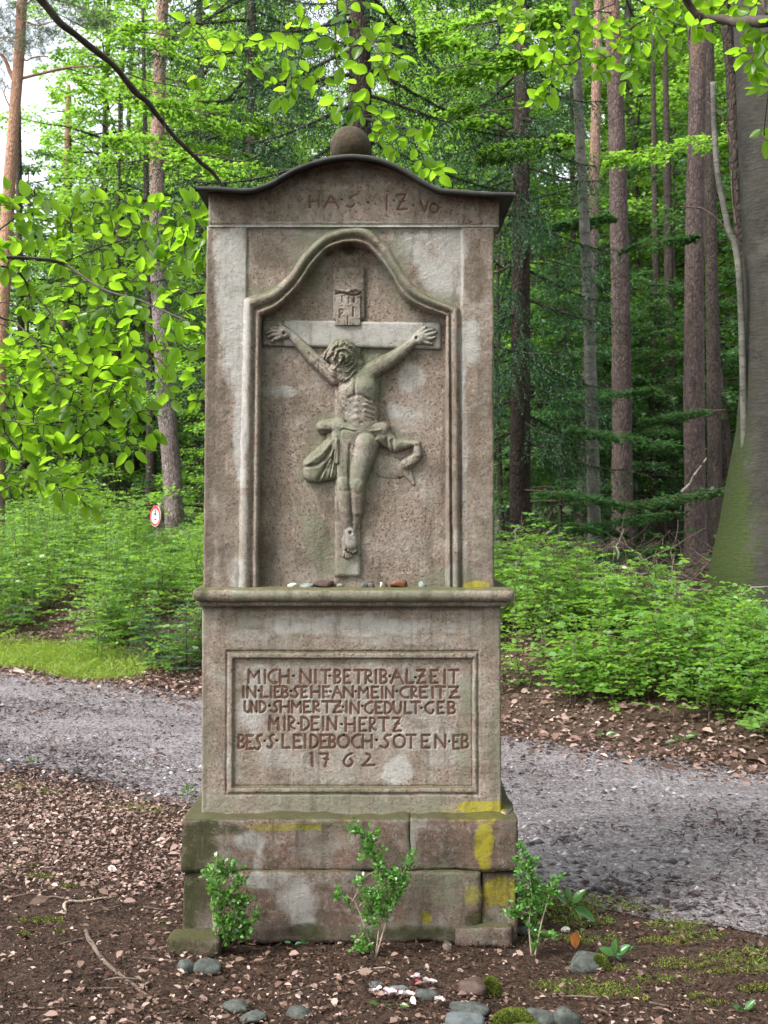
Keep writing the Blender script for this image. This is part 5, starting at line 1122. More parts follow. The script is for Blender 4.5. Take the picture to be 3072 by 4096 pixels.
bigleaf(2460, 3850, [(-22, 12, 1.2), (24, 20, 1.2), (0, 34, 1), (48, 26, .8), (10, -6, 1.1)], 'low pale green leafy plant beside the mossy dark stone', 4, size=.04, hpx=24)
bigleaf(1176, 3790, [(-20, 6, 1), (12, 4, 1)], 'pair of tiny green seed leaves in the bare soil before the plinth', 5, size=.022, hpx=10)
bigleaf(1222, 3785, [(-6, 6, 1), (10, 8, 1)], 'tiny green seedling right of the pair of seed leaves', 6, size=.018, hpx=8)
bigleaf(1520, 4026, [(-20, 8, .9), (90, 10, 1), (110, -10, .8), (104, -34, 1)], 'small seedling with yellow-green leaves below the petals', 7, size=.026, hpx=8, m=M_UNDER)
bigleaf(2975, 4060, [(-16, 10, 1), (18, 22, 1.2)], 'small green seedling at the lower right', 8, size=.03, hpx=14)
bigleaf(130, 3070, [(-8, 14, 1), (10, 20, 1)], 'tiny bright green plant growing in the road at the left', 9, size=.035, hpx=14, m=M_UNDER)
bigleaf(750, 3195, [(-14, 10, 1), (14, 14, 1), (0, 26, 1)], 'small yellow-green plant at the road edge left of the pedestal', 10, size=.035, hpx=16, m=M_UNDER)
bigleaf(2420, 2957, [(-14, 4, 1), (14, 8, 1), (30, 10, .8)], 'small bright green sprig in the leaf bank right of the shrine', 11, size=.05, hpx=12, m=M_UNDER)
bigleaf(2720, 2972, [(-30, -6, 1), (-8, 8, 1), (24, 14, 1), (50, 18, 1)], 'bright yellow-green sprig lying on the leaf bank at the right', 12, size=.06, hpx=10, m=M_UNDER)
V, F, uv = beech_leaf(3, wid=.7); x, Y = gp(2303, 3795); V = np.stack([V[:, 1]*.045+x, V[:, 2]*.04+Y+CAMY, (1-V[:, 0])*.05+float(ground(np.array(x), np.array(Y)))+.002], -1)
single('fallen_leaf', V, F, simple('orange_dry_leaf', (.30, .10, .02), (.42, .16, .035), 60, .7), 'single orange dry leaf standing under the broad-leaved plant', 'leaf', smooth=True)
# ------------------------------------------------------------------ undergrowth on the bank (nobody could count it)
def plants_mass(name, pos_, label, m, seed, hr, nt, leaf, spread, lean=.15, pale=.5):
    g = np.random.default_rng(seed); Ps, Ax, Nn, Ls, Rn = [], [], [], [], []; st = []
    for (x, Y, hs) in pos_:
        h = g.uniform(*hr)*hs*g.choice([.55, .85, 1., 1.15, 1.3]); b = np.array([x, Y+CAMY, float(ground(np.array(x), np.array(Y)))]); ln = g.normal(0, lean, 2)
        tone = g.normal(0, .24); lf = leaf*g.uniform(.72, 1.25)
        top = b+np.array([ln[0]*h, ln[1]*h, h]); st.append((b, top)); k = g.integers(*nt)
        for q in range(k):
            f = .12+.88*(q+g.random())/k; o = b+(top-b)*f; a = g.uniform(0, 6.28); L = spread*g.uniform(.6, 1.25)*(1.15-.55*f)
            d = np.array([math.cos(a), math.sin(a), g.uniform(-.05, .35)]); nl = max(5, int(L/lf*2.1)); t_ = (np.arange(nl)+.5)/nl
            sag = np.stack([0*t_, 0*t_, -.10*L*t_**2], -1); P = o+d*L*t_[:, None]+sag
            s_ = np.cross(d, [0, 0, 1.]); sg = np.where(np.arange(nl) % 2, 1, -1)[:, None]
            ax = d*.65+s_*sg*.75+g.normal(0, .18, (nl, 3)); pn = unit(np.array([0, 0, 1.])+g.normal(0, .28, 3))
            Ps.append(P); Ax.append(ax); Nn.append(pn+g.normal(0, .25, (nl, 3))); Ls.append(lf*g.uniform(.65, 1.2, nl)); Rn.append(np.clip(g.normal(pale+tone, .22, nl), 0, 1))
    P = np.concatenate(Ps); L = np.concatenate(Ls); V, F = leaves(P, np.concatenate(Ax), np.concatenate(Nn), L, L*.62, True, .14)
    o = link(name, mesh(name, V, F, fattr={'rnd': np.concatenate(Rn)}), m, kind='stuff', label=label, cat='undergrowth'); return o, st
def cand(n, s0, s1, u0, u1, seed, f):
    g = np.random.default_rng(seed); s = g.uniform(s0, s1, n); u = g.uniform(u0, u1, n); x = A0[0]+s*DR[0]+u*NR[0]; Y = A0[1]+s*DR[1]+u*NR[1]
    k = view_ok(x, Y, .5, 250) & f(x, Y, s, u, g); px = 1536+x/Y*FPX; k &= ~((px > 900) & (px < 1900)); return x[k], Y[k], u[k], px[k]
x, Y, u, px = cand(2000, -6.5, 4.5, .25, 6.2, 41, lambda x, Y, s, u, g: (x < .3) & ((u > .85) | (((1536+x/Y*FPX) > 380) & (u > .5))) & (fbm(x*1.1, Y*1.1, seed=97) > -.33) )
hs = (.55+.45*sst(.2, 1.6, u))*(1-.35*sst(2.6, 5.5, u))+.50*np.exp(-((px-290)/190.)**2)*sst(1.5, 3, u)
hs = hs*(1-.5*np.exp(-((px-640)/100.)**2)*sst(1.2, 2.5, u))
o, stL = plants_mass('undergrowth', list(zip(x, Y, hs)), 'dense pale green beech saplings covering the bank left of the shrine', M_UNDER, 42, (.50, .80), (12, 17), .047, .27)
x, Y, u, px = cand(1700, 0., 9, .38, 3.4, 43, lambda x, Y, s, u, g: (x > 0) & (u > .38+.40*g.random(len(x))**2+.25*sst(3.2, 5, s)) & (fbm(x*1.1, Y*1.1, seed=98) > -.36) & (u < 3.2-.9*sst(3, 5, s)))
hs = (.42+.58*sst(.3, 1.4, u))*(1+.5*np.exp(-((px-2080)/110.)**2))*(1-.5*sst(2650, 2850, px)*sst(.9, 1.8, u))
o, stR = plants_mass('undergrowth', list(zip(x, Y, hs)), 'bright green beech saplings covering the bank right of the shrine', M_UNDER, 44, (.36, .56), (11, 16), .047, .25, pale=.8)
g = np.random.default_rng(45)
link('sapling_stems', mesh('sapling_stems', *join([tube([a, (a+b)/2+g.normal(0, .01, 3), b], [.004, .003, .002], 3, False) for a, b in stL+stR])), M_STICK, kind='stuff', label='thin brown sapling stems inside the undergrowth', cat='undergrowth')
# further back under the trees
def behind(n, seed, f, y0=11, y1=34):
    g = np.random.default_rng(seed); Y = np.sqrt(g.uniform(y0**2, y1**2, n)); x = g.uniform(-.37, .37, n)*Y; k = f(x, Y, 1536+x/Y*FPX, g); return x[k], Y[k]
x, Y = behind(420, 46, lambda x, Y, px, g: ((px < 900) | (px > 1900)) & (g.random(len(x)) < .8))
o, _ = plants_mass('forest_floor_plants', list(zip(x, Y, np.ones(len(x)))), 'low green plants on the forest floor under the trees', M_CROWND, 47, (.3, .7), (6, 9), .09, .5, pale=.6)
# spruce sapling at the left of the pedestal
def needles_along(P, L, n, g, size, flat=True, back=.4):
    """needle faces on both sides of a shoot P (k,3)"""
    t = np.linspace(0, 1, n); k = len(P); Q = np.stack([np.interp(t*(k-1), np.arange(k), P[:, a]) for a in range(3)], -1); T = unit(np.gradient(Q, axis=0))
    s_ = unit(np.cross(T, [0, 0, 1.])+1e-6); sg = np.where(np.arange(n) % 2, 1, -1)[:, None]; ax = T*back+s_*sg*.8+g.normal(0, .35, (n, 3))
    return Q, ax, g.normal(0, .5, (n, 3))+np.array([0, 0, 1.]), size*g.uniform(.7, 1.2, n)
def spruce_sapling(px, py, h, label, seed):
    g = np.random.default_rng(seed); x, Y = gp(px, py); b = np.array([x, Y+CAMY, float(ground(np.array(x), np.array(Y)))]); t_ = thing('spruce_sapling', label, 'spruce sapling', tuple(b)); A = []; tb = [tube([b, b+[0, 0, h]], [.007, .002], 6)]
    for q in range(34):
        z = h*(.05+.95*q/34); L = (h-z)*.62+.06; a = q*2.4; d = np.array([math.cos(a), math.sin(a), .12]); P = b+np.array([0, 0, z])+d*L*np.linspace(0, 1, 8)[:, None]; tb.append(tube(P, .0015, 3, False))
        A.append(needles_along(P, L, int(L*500), g, .022))
        for f in np.linspace(.3, .9, max(2, int(L/.06))):
            for s_ in (-1, 1):
                o = b+np.array([0, 0, z])+d*L*f; dd = unit(d*.6+np.array([-d[1], d[0], 0])*s_*.8); PP = o+dd*L*.35*(1.1-f)*np.linspace(0, 1, 4)[:, None]; A.append(needles_along(PP, L, 26, g, .02))
    Q, ax, nn, l = [np.concatenate(v) for v in zip(*A)]; V, F = leaves(Q, ax, nn, l, .0026)
    part('stem', *join(tb), M_TWIG, t_); part('needles', V, F, leaf_mat('sapling_needles', (.03, .08, .03), (.06, .14, .06), (.08, .17, .06), .25, .5, .4), t_, fattr={'rnd': g.random(len(F))})
spruce_sapling(745, 2705, .62, 'small bluish-green spruce sapling at the foot of the left bank beside the pedestal', 5)
spruce_sapling(600, 2640, .40, 'smaller spruce sapling half hidden in the left undergrowth', 6)
# ------------------------------------------------------------------ tangle of dead twigs on the right
def gp2(px, Y, dz=0.):
    x = (px-1536)/FPX*Y; return np.array([x, Y+CAMY, float(ground(np.array(x), np.array(Y)))+dz])
g = np.random.default_rng(51); T_ = []
for k in range(420):
    px = g.uniform(2060, 3072); Y = g.uniform(9.4, 13.5); o = gp2(px, Y, g.uniform(0, .28)); a = g.uniform(0, 6.28); L = g.uniform(.25, .9); d = np.array([math.cos(a), math.sin(a)*.6, g.uniform(-.15, .75)])
    P = o+d*L*np.linspace(0, 1, 7)[:, None]+np.cumsum(g.normal(0, .022, (7, 3)), 0); T_.append(tube(P, np.linspace(g.uniform(.004, .011), .002, 7), 4, False))
link('dead_twigs', mesh('dead_twigs', *join(T_)), simple('dead_twig_wood', (.07, .05, .042), (.20, .145, .115), 12, .9), kind='stuff', label='tangle of dead brown twigs on the ground behind the right bank', cat='brushwood')
def pale_branch(pts, Y, w, label, m=M_PALEST, seed=1, name='dead_branch'):
    P = bent(np.array([W(px, py, Y) for px, py in pts]), 30, .012, seed); V, F = tube(P, np.linspace(w, w*.4, 30)*Y/FPX/2, 6, True, .2, seed); single(name, V, F, m, label, 'branch', smooth=True)
M_PB = simple('bleached_branch_wood', (.16, .14, .12), (.30, .27, .235), 20, .9)
pale_branch([(2060, 2320), (2078, 2250), (2130, 2215), (2180, 2140), (2230, 2100)], 10.2, 15, 'pale bent dead branch rising beside the shrine on the right', M_PB, 1)
pale_branch([(2075, 2110), (2065, 2160), (2080, 2200)], 10.3, 9, 'short pale dead twig standing next to the pale bent branch', M_PB, 2)
pale_branch([(2270, 2170), (2330, 2220), (2390, 2300), (2370, 2360)], 10.4, 11, 'thin pale dead branch slanting below the slim grey trunk', M_PB, 3)
pale_branch([(2400, 2330), (2480, 2300), (2560, 2290), (2640, 2300)], 9.8, 10, 'arched pale dead branch lying before the front pine', M_PB, 4)
pale_branch([(2520, 2345), (2560, 2310), (2610, 2320), (2640, 2380)], 9.6, 10, 'looped pale dead branch in the middle of the twig tangle', M_PB, 5)
pale_branch([(2660, 2320), (2720, 2335), (2790, 2360), (2850, 2360)], 9.8, 14, 'thick pale dead branch lying on the tangle before the second pine', M_PB, 6)
pale_branch([(2690, 2380), (2692, 2280), (2690, 2200)], 9.9, 8, 'straight upright dead stem in front of the second pine', M_PB, 7)
pale_branch([(2480, 2230), (2470, 2170), (2500, 2120)], 10.1, 9, 'curved pale twig against the front pine trunk', M_PB, 8)
pale_branch([(2730, 1960), (2760, 1930), (2790, 1890), (2830, 1830)], 11.5, 13, 'pale forked sapling stem crossing the second pine trunk', M_PB, 9)
pale_branch([(2740, 2360), (2690, 2385), (2720, 2420), (2760, 2440)], 9.4, 11, 'pale crooked dead branch at the right end of the tangle', M_PB, 10)
pale_branch([(2960, 2385), (3020, 2350), (3090, 2345)], 8.8, 9, 'thin dead twig crossing the foot of the old beech', M_PB, 11)
# ------------------------------------------------------------------ trunks that can be told apart
def flare(n, base, a=.35, k=7.): t = np.linspace(0, 1, n); return 1+a*np.exp(-t*k*3)
def trunk_tree(name, label, cat, pts, Y, w0, w1, m, seed, group=None, stubs=(), crown=None, sides=14, topz=None, rough=.06, fl=.35):
    """pts: trunk centre in photo pixels, bottom first; w0, w1 widths in photo pixels"""
    P = [W(px, py, Y) for px, py in pts]; P[0][2] = min(P[0][2], float(ground(np.array(P[0][0]), np.array(Y))))-.05
    if topz: d = unit(P[-1]-P[-2]); P.append(P[-1]+d*(topz-P[-1][2])/max(d[2], .3))
    P = np.array(P); n = 60; C_ = curve(P, n); L = np.r_[0, np.cumsum(np.linalg.norm(np.diff(C_, axis=0), axis=1))]; vis = np.linalg.norm(P[len(pts)-1]-P[0])
    r = np.interp(L, [0, vis, L[-1]+1e-6], [w0, w1, w1*(.45 if topz else 1)])*Y/FPX/2*(1+fl*np.exp(-L/.18))
    t_ = thing(name, label, cat, tuple(C_[0]), group)
    V, F = tube(C_, r, sides, True, rough, seed); tr = part('trunk', V, F, m, t_, smooth=True)
    for k, (pl, w) in enumerate(stubs):
        Q = np.array([W(a, b, Y+(c if True else 0)) for a, b, c in [(q if len(q) == 3 else (*q, 0)) for q in pl]]); part('branch', *tube(bent(Q, 20, .02, seed+k), np.linspace(w, w*.35, 20)*Y/FPX/2, 6, True, .2, k), M_STICK if m is not M_PINEL else m, t_, smooth=True)
    return t_, C_
def needle_tufts(t_, C_, centres, n, seed, m=M_PINEN, size=.09):
    g = np.random.default_rng(seed); A = []
    for c, r in centres:
        k = int(n*r); P = c+g.normal(0, r*.5, (k, 3))*np.array([1, 1, .45]); q = 14
        Q = np.repeat(P, q, 0); d = rdirs(len(Q), .5, .8, g); A.append((Q, d, g.normal(0, 1, (len(Q), 3))))
    Q, d, nn = [np.concatenate(v) for v in zip(*A)]; V, F = leaves(Q, d, nn, size*g.uniform(.7, 1.2, len(Q)), .006)
    part('needles', V, F, m, t_, fattr={'rnd': g.random(len(F))})
t1, C1 = trunk_tree('pine_tree', 'orange-barked pine at the left edge of the wood, its crown against the bright sky', 'pine tree', [(-14, 2120), (-4, 1500), (18, 1100), (32, 800), (50, 560), (62, 400), (78, 200), (88, 0)], 17, 64, 40, M_PINEL, 1, topz=11.5,
    stubs=[([(60, 330), (20, 235), (-40, 200)], 22), ([(75, 315), (160, 300), (250, 275), (330, 262), (410, 268)], 14), ([(70, 210), (110, 240, .3), (150, 222), (220, 240)], 9), ([(84, 90), (130, 95), (200, 92), (290, 100)], 9), ([(52, 480), (20, 380), (8, 310)], 8), ([(62, 400), (80, 360), (72, 290)], 8), ([(88, 30), (120, 0), (150, -50)], 12), ([(80, 180), (30, 150), (-20, 165)], 8)])
needle_tufts(t1, C1, [(W(a, b, 17+c), r) for a, b, c, r in ((20, 120, 0, .5), (60, 180, .5, .45), (120, 170, -.4, .4), (10, 40, 0, .5), (330, 85, 0, .35), (400, 95, .2, .25), (-20, 230, 0, .4), (200, 130, .3, .3), (60, -60, 0, .8), (160, -80, 0, .8), (260, 30, .5, .4), (-30, 330, 0, .3), (120, -200, 0, 1.1))], 220, 3)
trunk_tree('pine_tree', 'pine with grey flaky bark and orange top standing behind the road sign', 'pine tree', [(706, 2160), (690, 1900), (668, 1640), (648, 1350), (634, 1100), (628, 850), (630, 600), (634, 400), (642, 200), (652, 0)], 16, 84, 46, M_PINE, 2, topz=12,
    stubs=[([(650, 40), (668, 20), (672, -40)], 12), ([(628, 205), (662, 200), (670, 185)], 8), ([(636, 560), (690, 575), (705, 572)], 6), ([(628, 640), (608, 665, -.2)], 5), ([(640, 300), (700, 330), (762, 352)], 7)], sides=18)
trunk_tree('pine_tree', 'straight pinkish-grey pine nearest to the right of the shrine, thickest bark at its foot', 'pine tree', [(2490, 2215), (2488, 1900), (2487, 1500), (2478, 1000), (2466, 500), (2452, 120), (2446, 0)], 14.5, 88, 60, M_PINER, 3, topz=12, sides=18, stubs=[([(2440, 60), (2380, 40, -.3), (2350, 80)], 8)])
trunk_tree('pine_tree', 'reddish pine trunk left of the old beech, second large pine on the right', 'pine tree', [(2784, 2235), (2780, 1900), (2776, 1400), (2778, 900), (2786, 500), (2792, 200), (2798, 0)], 14.2, 92, 60, M_PINER, 4, topz=12, sides=18)
trunk_tree('slim_beech', 'slim smooth grey-green trunk left of the straight pinkish pine', 'beech tree', [(2385, 2300), (2372, 1900), (2360, 1400), (2338, 900), (2318, 500), (2300, 0)], 12.8, 56, 34, M_BEECHT, 5, topz=9)
trunk_tree('pine_tree', 'dark pine with an orange upper trunk behind the slim grey-green trunk', 'pine tree', [(2338, 2230), (2340, 1800), (2358, 1300), (2372, 900), (2380, 600), (2388, 200)], 17.5, 62, 36, M_PINE, 6, topz=12)
0 and trunk_tree('spruce_tree', 'dark spruce trunk immediately right of the shrine, veiled by hanging twigs', 'spruce tree', [(2118, 2240), (2080, 1900), (2058, 1500), (2050, 1100), (2046, 600), (2040, 100)], 12.2, 92, 62, M_SPRB, 7, topz=10, sides=16, fl=.6)
for k, (pts, Y, w0, w1, l) in enumerate([([(2640, 2190), (2636, 1800), (2628, 1300), (2620, 800)], 19, 44, 28, 'dark thin trunk between the two large pines, left one'), ([(2695, 2200), (2690, 1800), (2680, 1400), (2672, 900)], 18, 54, 34, 'dark trunk between the two large pines, right one'),
        ([(2565, 2170), (2562, 1700), (2556, 1200), (2550, 700)], 21, 26, 16, 'very thin dark trunk just right of the straight pinkish pine'), ([(2862, 2220), (2858, 1800), (2850, 1300), (2842, 800), (2838, 300)], 15.5, 62, 42, 'dark trunk directly right of the second large pine'),
        ([(2935, 2150), (2905, 1800), (2870, 1450), (2840, 1100)], 16.5, 54, 30, 'leaning dark trunk close to the left side of the old beech'), ([(2300, 2170), (2302, 1700), (2296, 1200), (2290, 700)], 20, 34, 20, 'thin dark trunk left of the slim grey-green one'),
        ([(498, 2170), (500, 1900), (494, 1500), (486, 1000)], 22, 38, 22, 'dark trunk in the left wood, right one of a close pair'), ([(466, 2170), (466, 1900), (470, 1500), (474, 1000)], 21, 28, 18, 'dark trunk in the left wood, left one of a close pair'),
        ([(596, 2190), (604, 1900), (600, 1500), (590, 1000)], 18, 46, 26, 'blackish trunk immediately left of the road sign'), ([(100, 2150), (94, 1700), (82, 1200), (76, 700), (70, 300)], 21, 34, 22, 'dark trunk right of the orange pine at the left edge'),
        ([(270, 2150), (268, 1700), (276, 1200), (278, 900)], 24, 40, 24, 'distant dark trunk behind the leafy branches on the left'), ([(550, 2160), (548, 1900), (540, 1600)], 24, 28, 20, 'faint dark trunk between the pair and the road sign'), ([(2200, 2150), (2206, 1700), (2214, 1200), (2216, 800)], 23, 26, 16, 'thin pale trunk in the gap right of the spruce trunk')]):
    trunk_tree('slim_tree', l, 'tree', pts, Y, w0, w1, M_DARKB if k != 12 else M_PINE, 20+k, topz=9, sides=10)
trunk_tree('pine_tree', 'distant pine with glowing orange bark in the left wood', 'pine tree', [(250, 2100), (252, 1600), (258, 1100), (264, 800), (270, 620), (274, 400)], 24, 34, 26, M_PINEL, 41, topz=10, sides=10)
for k, (x0, x1) in enumerate(((482, 486), (508, 520))):
    trunk_tree('slim_beech', ('pale grey beech stem in the left wood, left one of a forked pair', 'pale grey beech stem in the left wood, right one of a forked pair')[k], 'beech tree', [(x0+4, 2100), (x0, 1400), (x0, 900), (x0, 650), (x1, 350), (x1+10, 100)], 23+k, 24, 16, M_BEECHT, 43+k, topz=10, sides=10, stubs=[([(x0, 650), (x0-60, 480), (x0-90, 300)], 8), ([(x0, 750), (x0+60, 600), (x0+90, 480)], 8)])
# broken grey stem leaning on the beech
t_, C_ = trunk_tree('broken_stem', 'thin pale leaning stem with a splintered top beside the old beech', 'dead tree', [(2990, 1420), (2962, 1180), (2910, 900), (2872, 700), (2858, 520), (2852, 330)], 9.3, 34, 22, M_BEECHT, 60, sides=10)
# the old beech with mossy flared foot
zc_ = np.linspace(-.1, 7.5, 90); Yb = 9.4
left_ = np.interp(zc_, [HCAM-(py-2048)/FPX*Yb for py in (2450, 2400, 2330, 2250, 2110, 1870, 1540, 1342, 700, 300, -100, -800)], [2848, 2858, 2872, 2888, 2909, 2950, 2974, 2984, 2960, 2940, 2926, 2940])
rt = np.interp(zc_, [0, .6, 1, 1.6, 2.4, 4, 7.5], [3340, 3300, 3275, 3250, 3238, 3225, 3190])
cx = (left_+rt)/2; rad = (rt-left_)/2*Yb/FPX; th = np.arange(40)*2*np.pi/40
lob = 1+.07*np.sin(th*3+1)[None]*np.exp(-zc_/1.2)[:, None]+.05*np.sin(th*5+.5)[None]*np.exp(-zc_/.8)[:, None]+.02*vn(np.cos(th)[None]*2+zc_[:, None], np.sin(th)[None]*2+0*zc_[:, None], seed=4)
V = np.stack([((cx-1536)/FPX*Yb)[:, None]+rad[:, None]*lob*np.cos(th), Yb+CAMY+rad[:, None]*lob*np.sin(th), zc_[:, None]+.3+0*lob], -1)
tb = thing('old_beech', 'huge old grey beech with bright moss on its flared foot at the right edge', 'beech tree', (float(((cx[0]-1536)/FPX*Yb)), Yb+CAMY, .35))
part('trunk', V.reshape(-1, 3), gridfaces(90, 40, True), M_BEECHB, tb, smooth=True)
trunk_tree('slim_beech', 'narrow dark second stem hugging the left side of the old beech', 'beech tree', [(3030, 1700), (2990, 1400), (2960, 900), (2940, 600), (2925, 300), (2905, 80)], 9.75, 60, 46, M_DARKB, 61, topz=7, sides=12, stubs=[([(2940, 620), (2920, 560), (2870, 480), (2820, 420)], 9), ([(2950, 900), (2925, 760), (2930, 600)], 8), ([(2950, 950), (2880, 900), (2800, 850), (2720, 830)], 12)])
# ------------------------------------------------------------------ crowns: shared meshes, each tree its own object
def layered_crown(seed, h0, h1, rad, nsp, per, leaf, droop=.12, top=.25):
    g = np.random.default_rng(seed); Ps, Ax, Nn = [], [], []; tb = []
    for i in range(nsp):
        f = (i+g.random())/nsp; z = h0+(h1-h0)*f; a = i*2.399+g.normal(0, .4); L = rad*(1-(1-top)*f**1.6)*g.uniform(.55, 1.15); d = np.array([math.cos(a), math.sin(a), 0]); s_ = np.array([-d[1], d[0], 0])
        rise = g.uniform(.0, .35); n = int(per*L/rad*g.uniform(.7, 1.2)); t = g.uniform(.12, 1, n)**.8; lat = g.uniform(-1, 1, n)*L*.34*np.sin(np.pi*np.clip(t, .05, .95))**.6
        hgt = rise*L*t-droop*L*t**2*1.5-np.abs(lat)*.22
        clump = fbm(t*L*2.2+i*7, lat*2.2, seed=seed+i % 5); k = clump > -.12+.1*g.normal(0, 1, n); t, lat, hgt = t[k], lat[k], hgt[k]; n = len(t)
        P = d*(L*t)[:, None]+s_*lat[:, None]; P[:, 2] += z+hgt+g.normal(0, .035*L**.5, n)
        ax = d*.6+s_*np.sign(lat)[:, None]*.7+g.normal(0, .3, (n, 3)); ax[:, 2] -= .15
        Ps.append(P); Ax.append(ax); Nn.append(rdirs(n, 1., .35, g))
        q = np.linspace(0, 1, 7)[:, None]; B_ = d*L*q*.95; B_[:, 2] += z+(rise*L*q-droop*L*q**2*1.5)[:, 0]; B_ += g.normal(0, .02*L, (7, 3))*q; tb.append(tube(B_, np.linspace(.012*L**.7+.006, .003, 7), 4, False))
        for e in range(4):
            f2 = .3+.15*e; o = d*L*f2; o[2] += z+rise*L*f2-droop*L*f2**2*1.5; dd = d*.6+s_*(1 if e % 2 else -1)*.8; tb.append(tube([o, o+dd*L*.25, o+dd*L*.42-np.array([0, 0, .05*L])], [.006, .004, .002], 3, False))
    P = np.concatenate(Ps); n = len(P); L = leaf*g.uniform(.7, 1.2, n); V, F = leaves(P, np.concatenate(Ax), np.concatenate(Nn), L, L*.66, False, .16)
    me = mesh('crown', V, F, fattr={'rnd': np.clip(g.normal(.5, .27, n), 0, 1)}); br = join(tb); return me, br
def make_kind(seed, h0, h1, rad, nsp, per, leaf, tr, mc, mb, **k):
    me, br = layered_crown(seed, h0, h1, rad, nsp, per, leaf, **k); me.materials.append(mc); g = np.random.default_rng(seed)
    P = np.stack([np.cumsum(g.normal(0, .02, 16)), np.cumsum(g.normal(0, .02, 16)), np.linspace(-.3, h1*.97, 16)], -1); V, F = join([tube(P, np.linspace(tr, tr*.25, 16)*(1+.3*np.exp(-np.arange(16))), 9, False), br]); tm = mesh('trunk', V, F, smooth=True); tm.materials.append(mb); return me, tm
KA = [make_kind(101, 2.0, 14, 3.5, 120, 900, .095, .13, M_CROWN, M_DARKB), make_kind(102, 2.8, 15, 3.3, 110, 900, .095, .13, M_CROWN, M_BEECHT)]
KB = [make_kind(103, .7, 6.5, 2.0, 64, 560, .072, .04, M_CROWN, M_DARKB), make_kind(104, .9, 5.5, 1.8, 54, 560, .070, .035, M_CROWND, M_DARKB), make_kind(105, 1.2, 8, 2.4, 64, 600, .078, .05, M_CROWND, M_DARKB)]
def tree_at(kind, x, Y, rot, sc, name, label, group, z=None):
    cm, tm = kind; t_ = thing(name, label, 'beech tree', (x, Y+CAMY, float(ground(np.array(x), np.array(Y))) if z is None else z), group)
    t_.rotation_euler = (0, 0, rot); t_.scale = (sc, sc, sc)
    link('trunk', tm, None, t_); link('crown', cm, None, t_); return t_
g = np.random.default_rng(77)
COLS = [(-9999, 150, 'at the far left edge'), (150, 420, 'above the leafy mound left'), (420, 600, 'above the pair of dark trunks left'), (600, 900, 'behind the road sign pine'), (900, 1530, 'behind the left half of the shrine'), (1530, 1960, 'behind the right half of the shrine'), (1960, 2240, 'behind the spruce trunk beside the shrine'), (2240, 2440, 'behind the slim grey-green trunk'), (2440, 2640, 'behind the straight pinkish pine'), (2640, 2890, 'behind the second large pine'), (2890, 9999, 'behind the old beech')]
ORD = ['nearest', 'second nearest', 'third nearest', 'fourth nearest', 'fifth nearest', 'sixth nearest', 'seventh nearest']
def ranked(L, kind_):
    out = []
    for q in L:
        c = [b for b in COLS if b[0] <= q[0] < b[1]][0]; mates = sorted(r[1] for r in L if c[0] <= r[0] < c[1])
        out.append('%s of the %s seen %s' % (ORD[mates.index(q[1])], kind_, c[2]) if len(mates) > 1 else 'only one of the %s seen %s' % (kind_, c[2]))
    return out
def tp(px, Y): return (px-1536)/FPX*Y
GL = ('tall_beech', 'tall light green beech deep in the wood to the left of the shrine', 'beeches deep in the left wood'); GR = ('tall_beech', 'tall green beech deep in the wood to the right of the shrine', 'beeches deep in the right wood')
SL = ('young_beech', 'young beech with layered leaves under the trees left of the shrine', 'young beeches in the left wood'); SR = ('young_beech', 'young beech with layered leaves under the trees right of the shrine', 'young beeches in the right wood')
L_ = ((420, 24, 0, .95), (820, 22, 1, 1.), (1000, 27, 0, 1.1), (330, 45, 0, 1.1), (640, 48, 0, 1.3), (930, 44, 1, 1.3), (480, 60, 1, 1.2), (820, 62, 0, 1.5), (240, 66, 0, 1.1), (1150, 38, 0, 1.2), (1200, 55, 0, 1.5))
for (px, Y, k, sc), lb in zip(L_, ranked(L_, 'tall beeches')):
    tree_at(KA[k], tp(px, Y), Y, g.uniform(0, 6.28), sc, GL[0], lb, GL[2])
L_ = ((1750, 24, 0, 1.), (2000, 21, 1, .95), (2540, 22, 1, 1.), (2760, 25, 0, 1.05), (3000, 21, 1, 1.), (3180, 26, 0, 1.), (1900, 33, 0, 1.2), (2420, 33, 0, 1.2), (2660, 36, 1, 1.3), (2920, 34, 0, 1.2), (3150, 38, 1, 1.3), (1600, 40, 0, 1.3), (1800, 50, 1, 1.4), (2560, 52, 0, 1.5), (2850, 50, 1, 1.5), (3120, 54, 0, 1.5), (1450, 52, 0, 1.5), (2700, 70, 1, 1.8), (1950, 72, 1, 1.8), (1650, 66, 1, 1.7), (3000, 72, 0, 1.8))
for (px, Y, k, sc), lb in zip(L_, ranked(L_, 'tall beeches')):
    tree_at(KA[k], tp(px, Y), Y, g.uniform(0, 6.28), sc, GR[0], lb, GR[2])
L_ = ((770, 18, 1, .9), (880, 16.5, 0, .8), (330, 20, 0, .9), (560, 23, 1, 1.), (140, 22, 2, .9), (-80, 20, 0, .9), (700, 26, 2, 1.1), (450, 27, 2, 1.), (20, 28, 1, 1.2), (950, 22, 2, 1.), (620, 36, 0, 1.6), (300, 38, 1, 1.6), (850, 38, 2, 1.4), (60, 40, 2, 1.4), (500, 52, 2, 1.8), (180, 54, 0, 2.), (800, 54, 1, 2.2), (380, 60, 1, 2.2))
for (px, Y, k, sc), lb in zip(L_, ranked(L_, 'young layered beeches')):
    tree_at(KB[k], tp(px, Y), Y, g.uniform(0, 6.28), sc, SL[0], lb, SL[2])
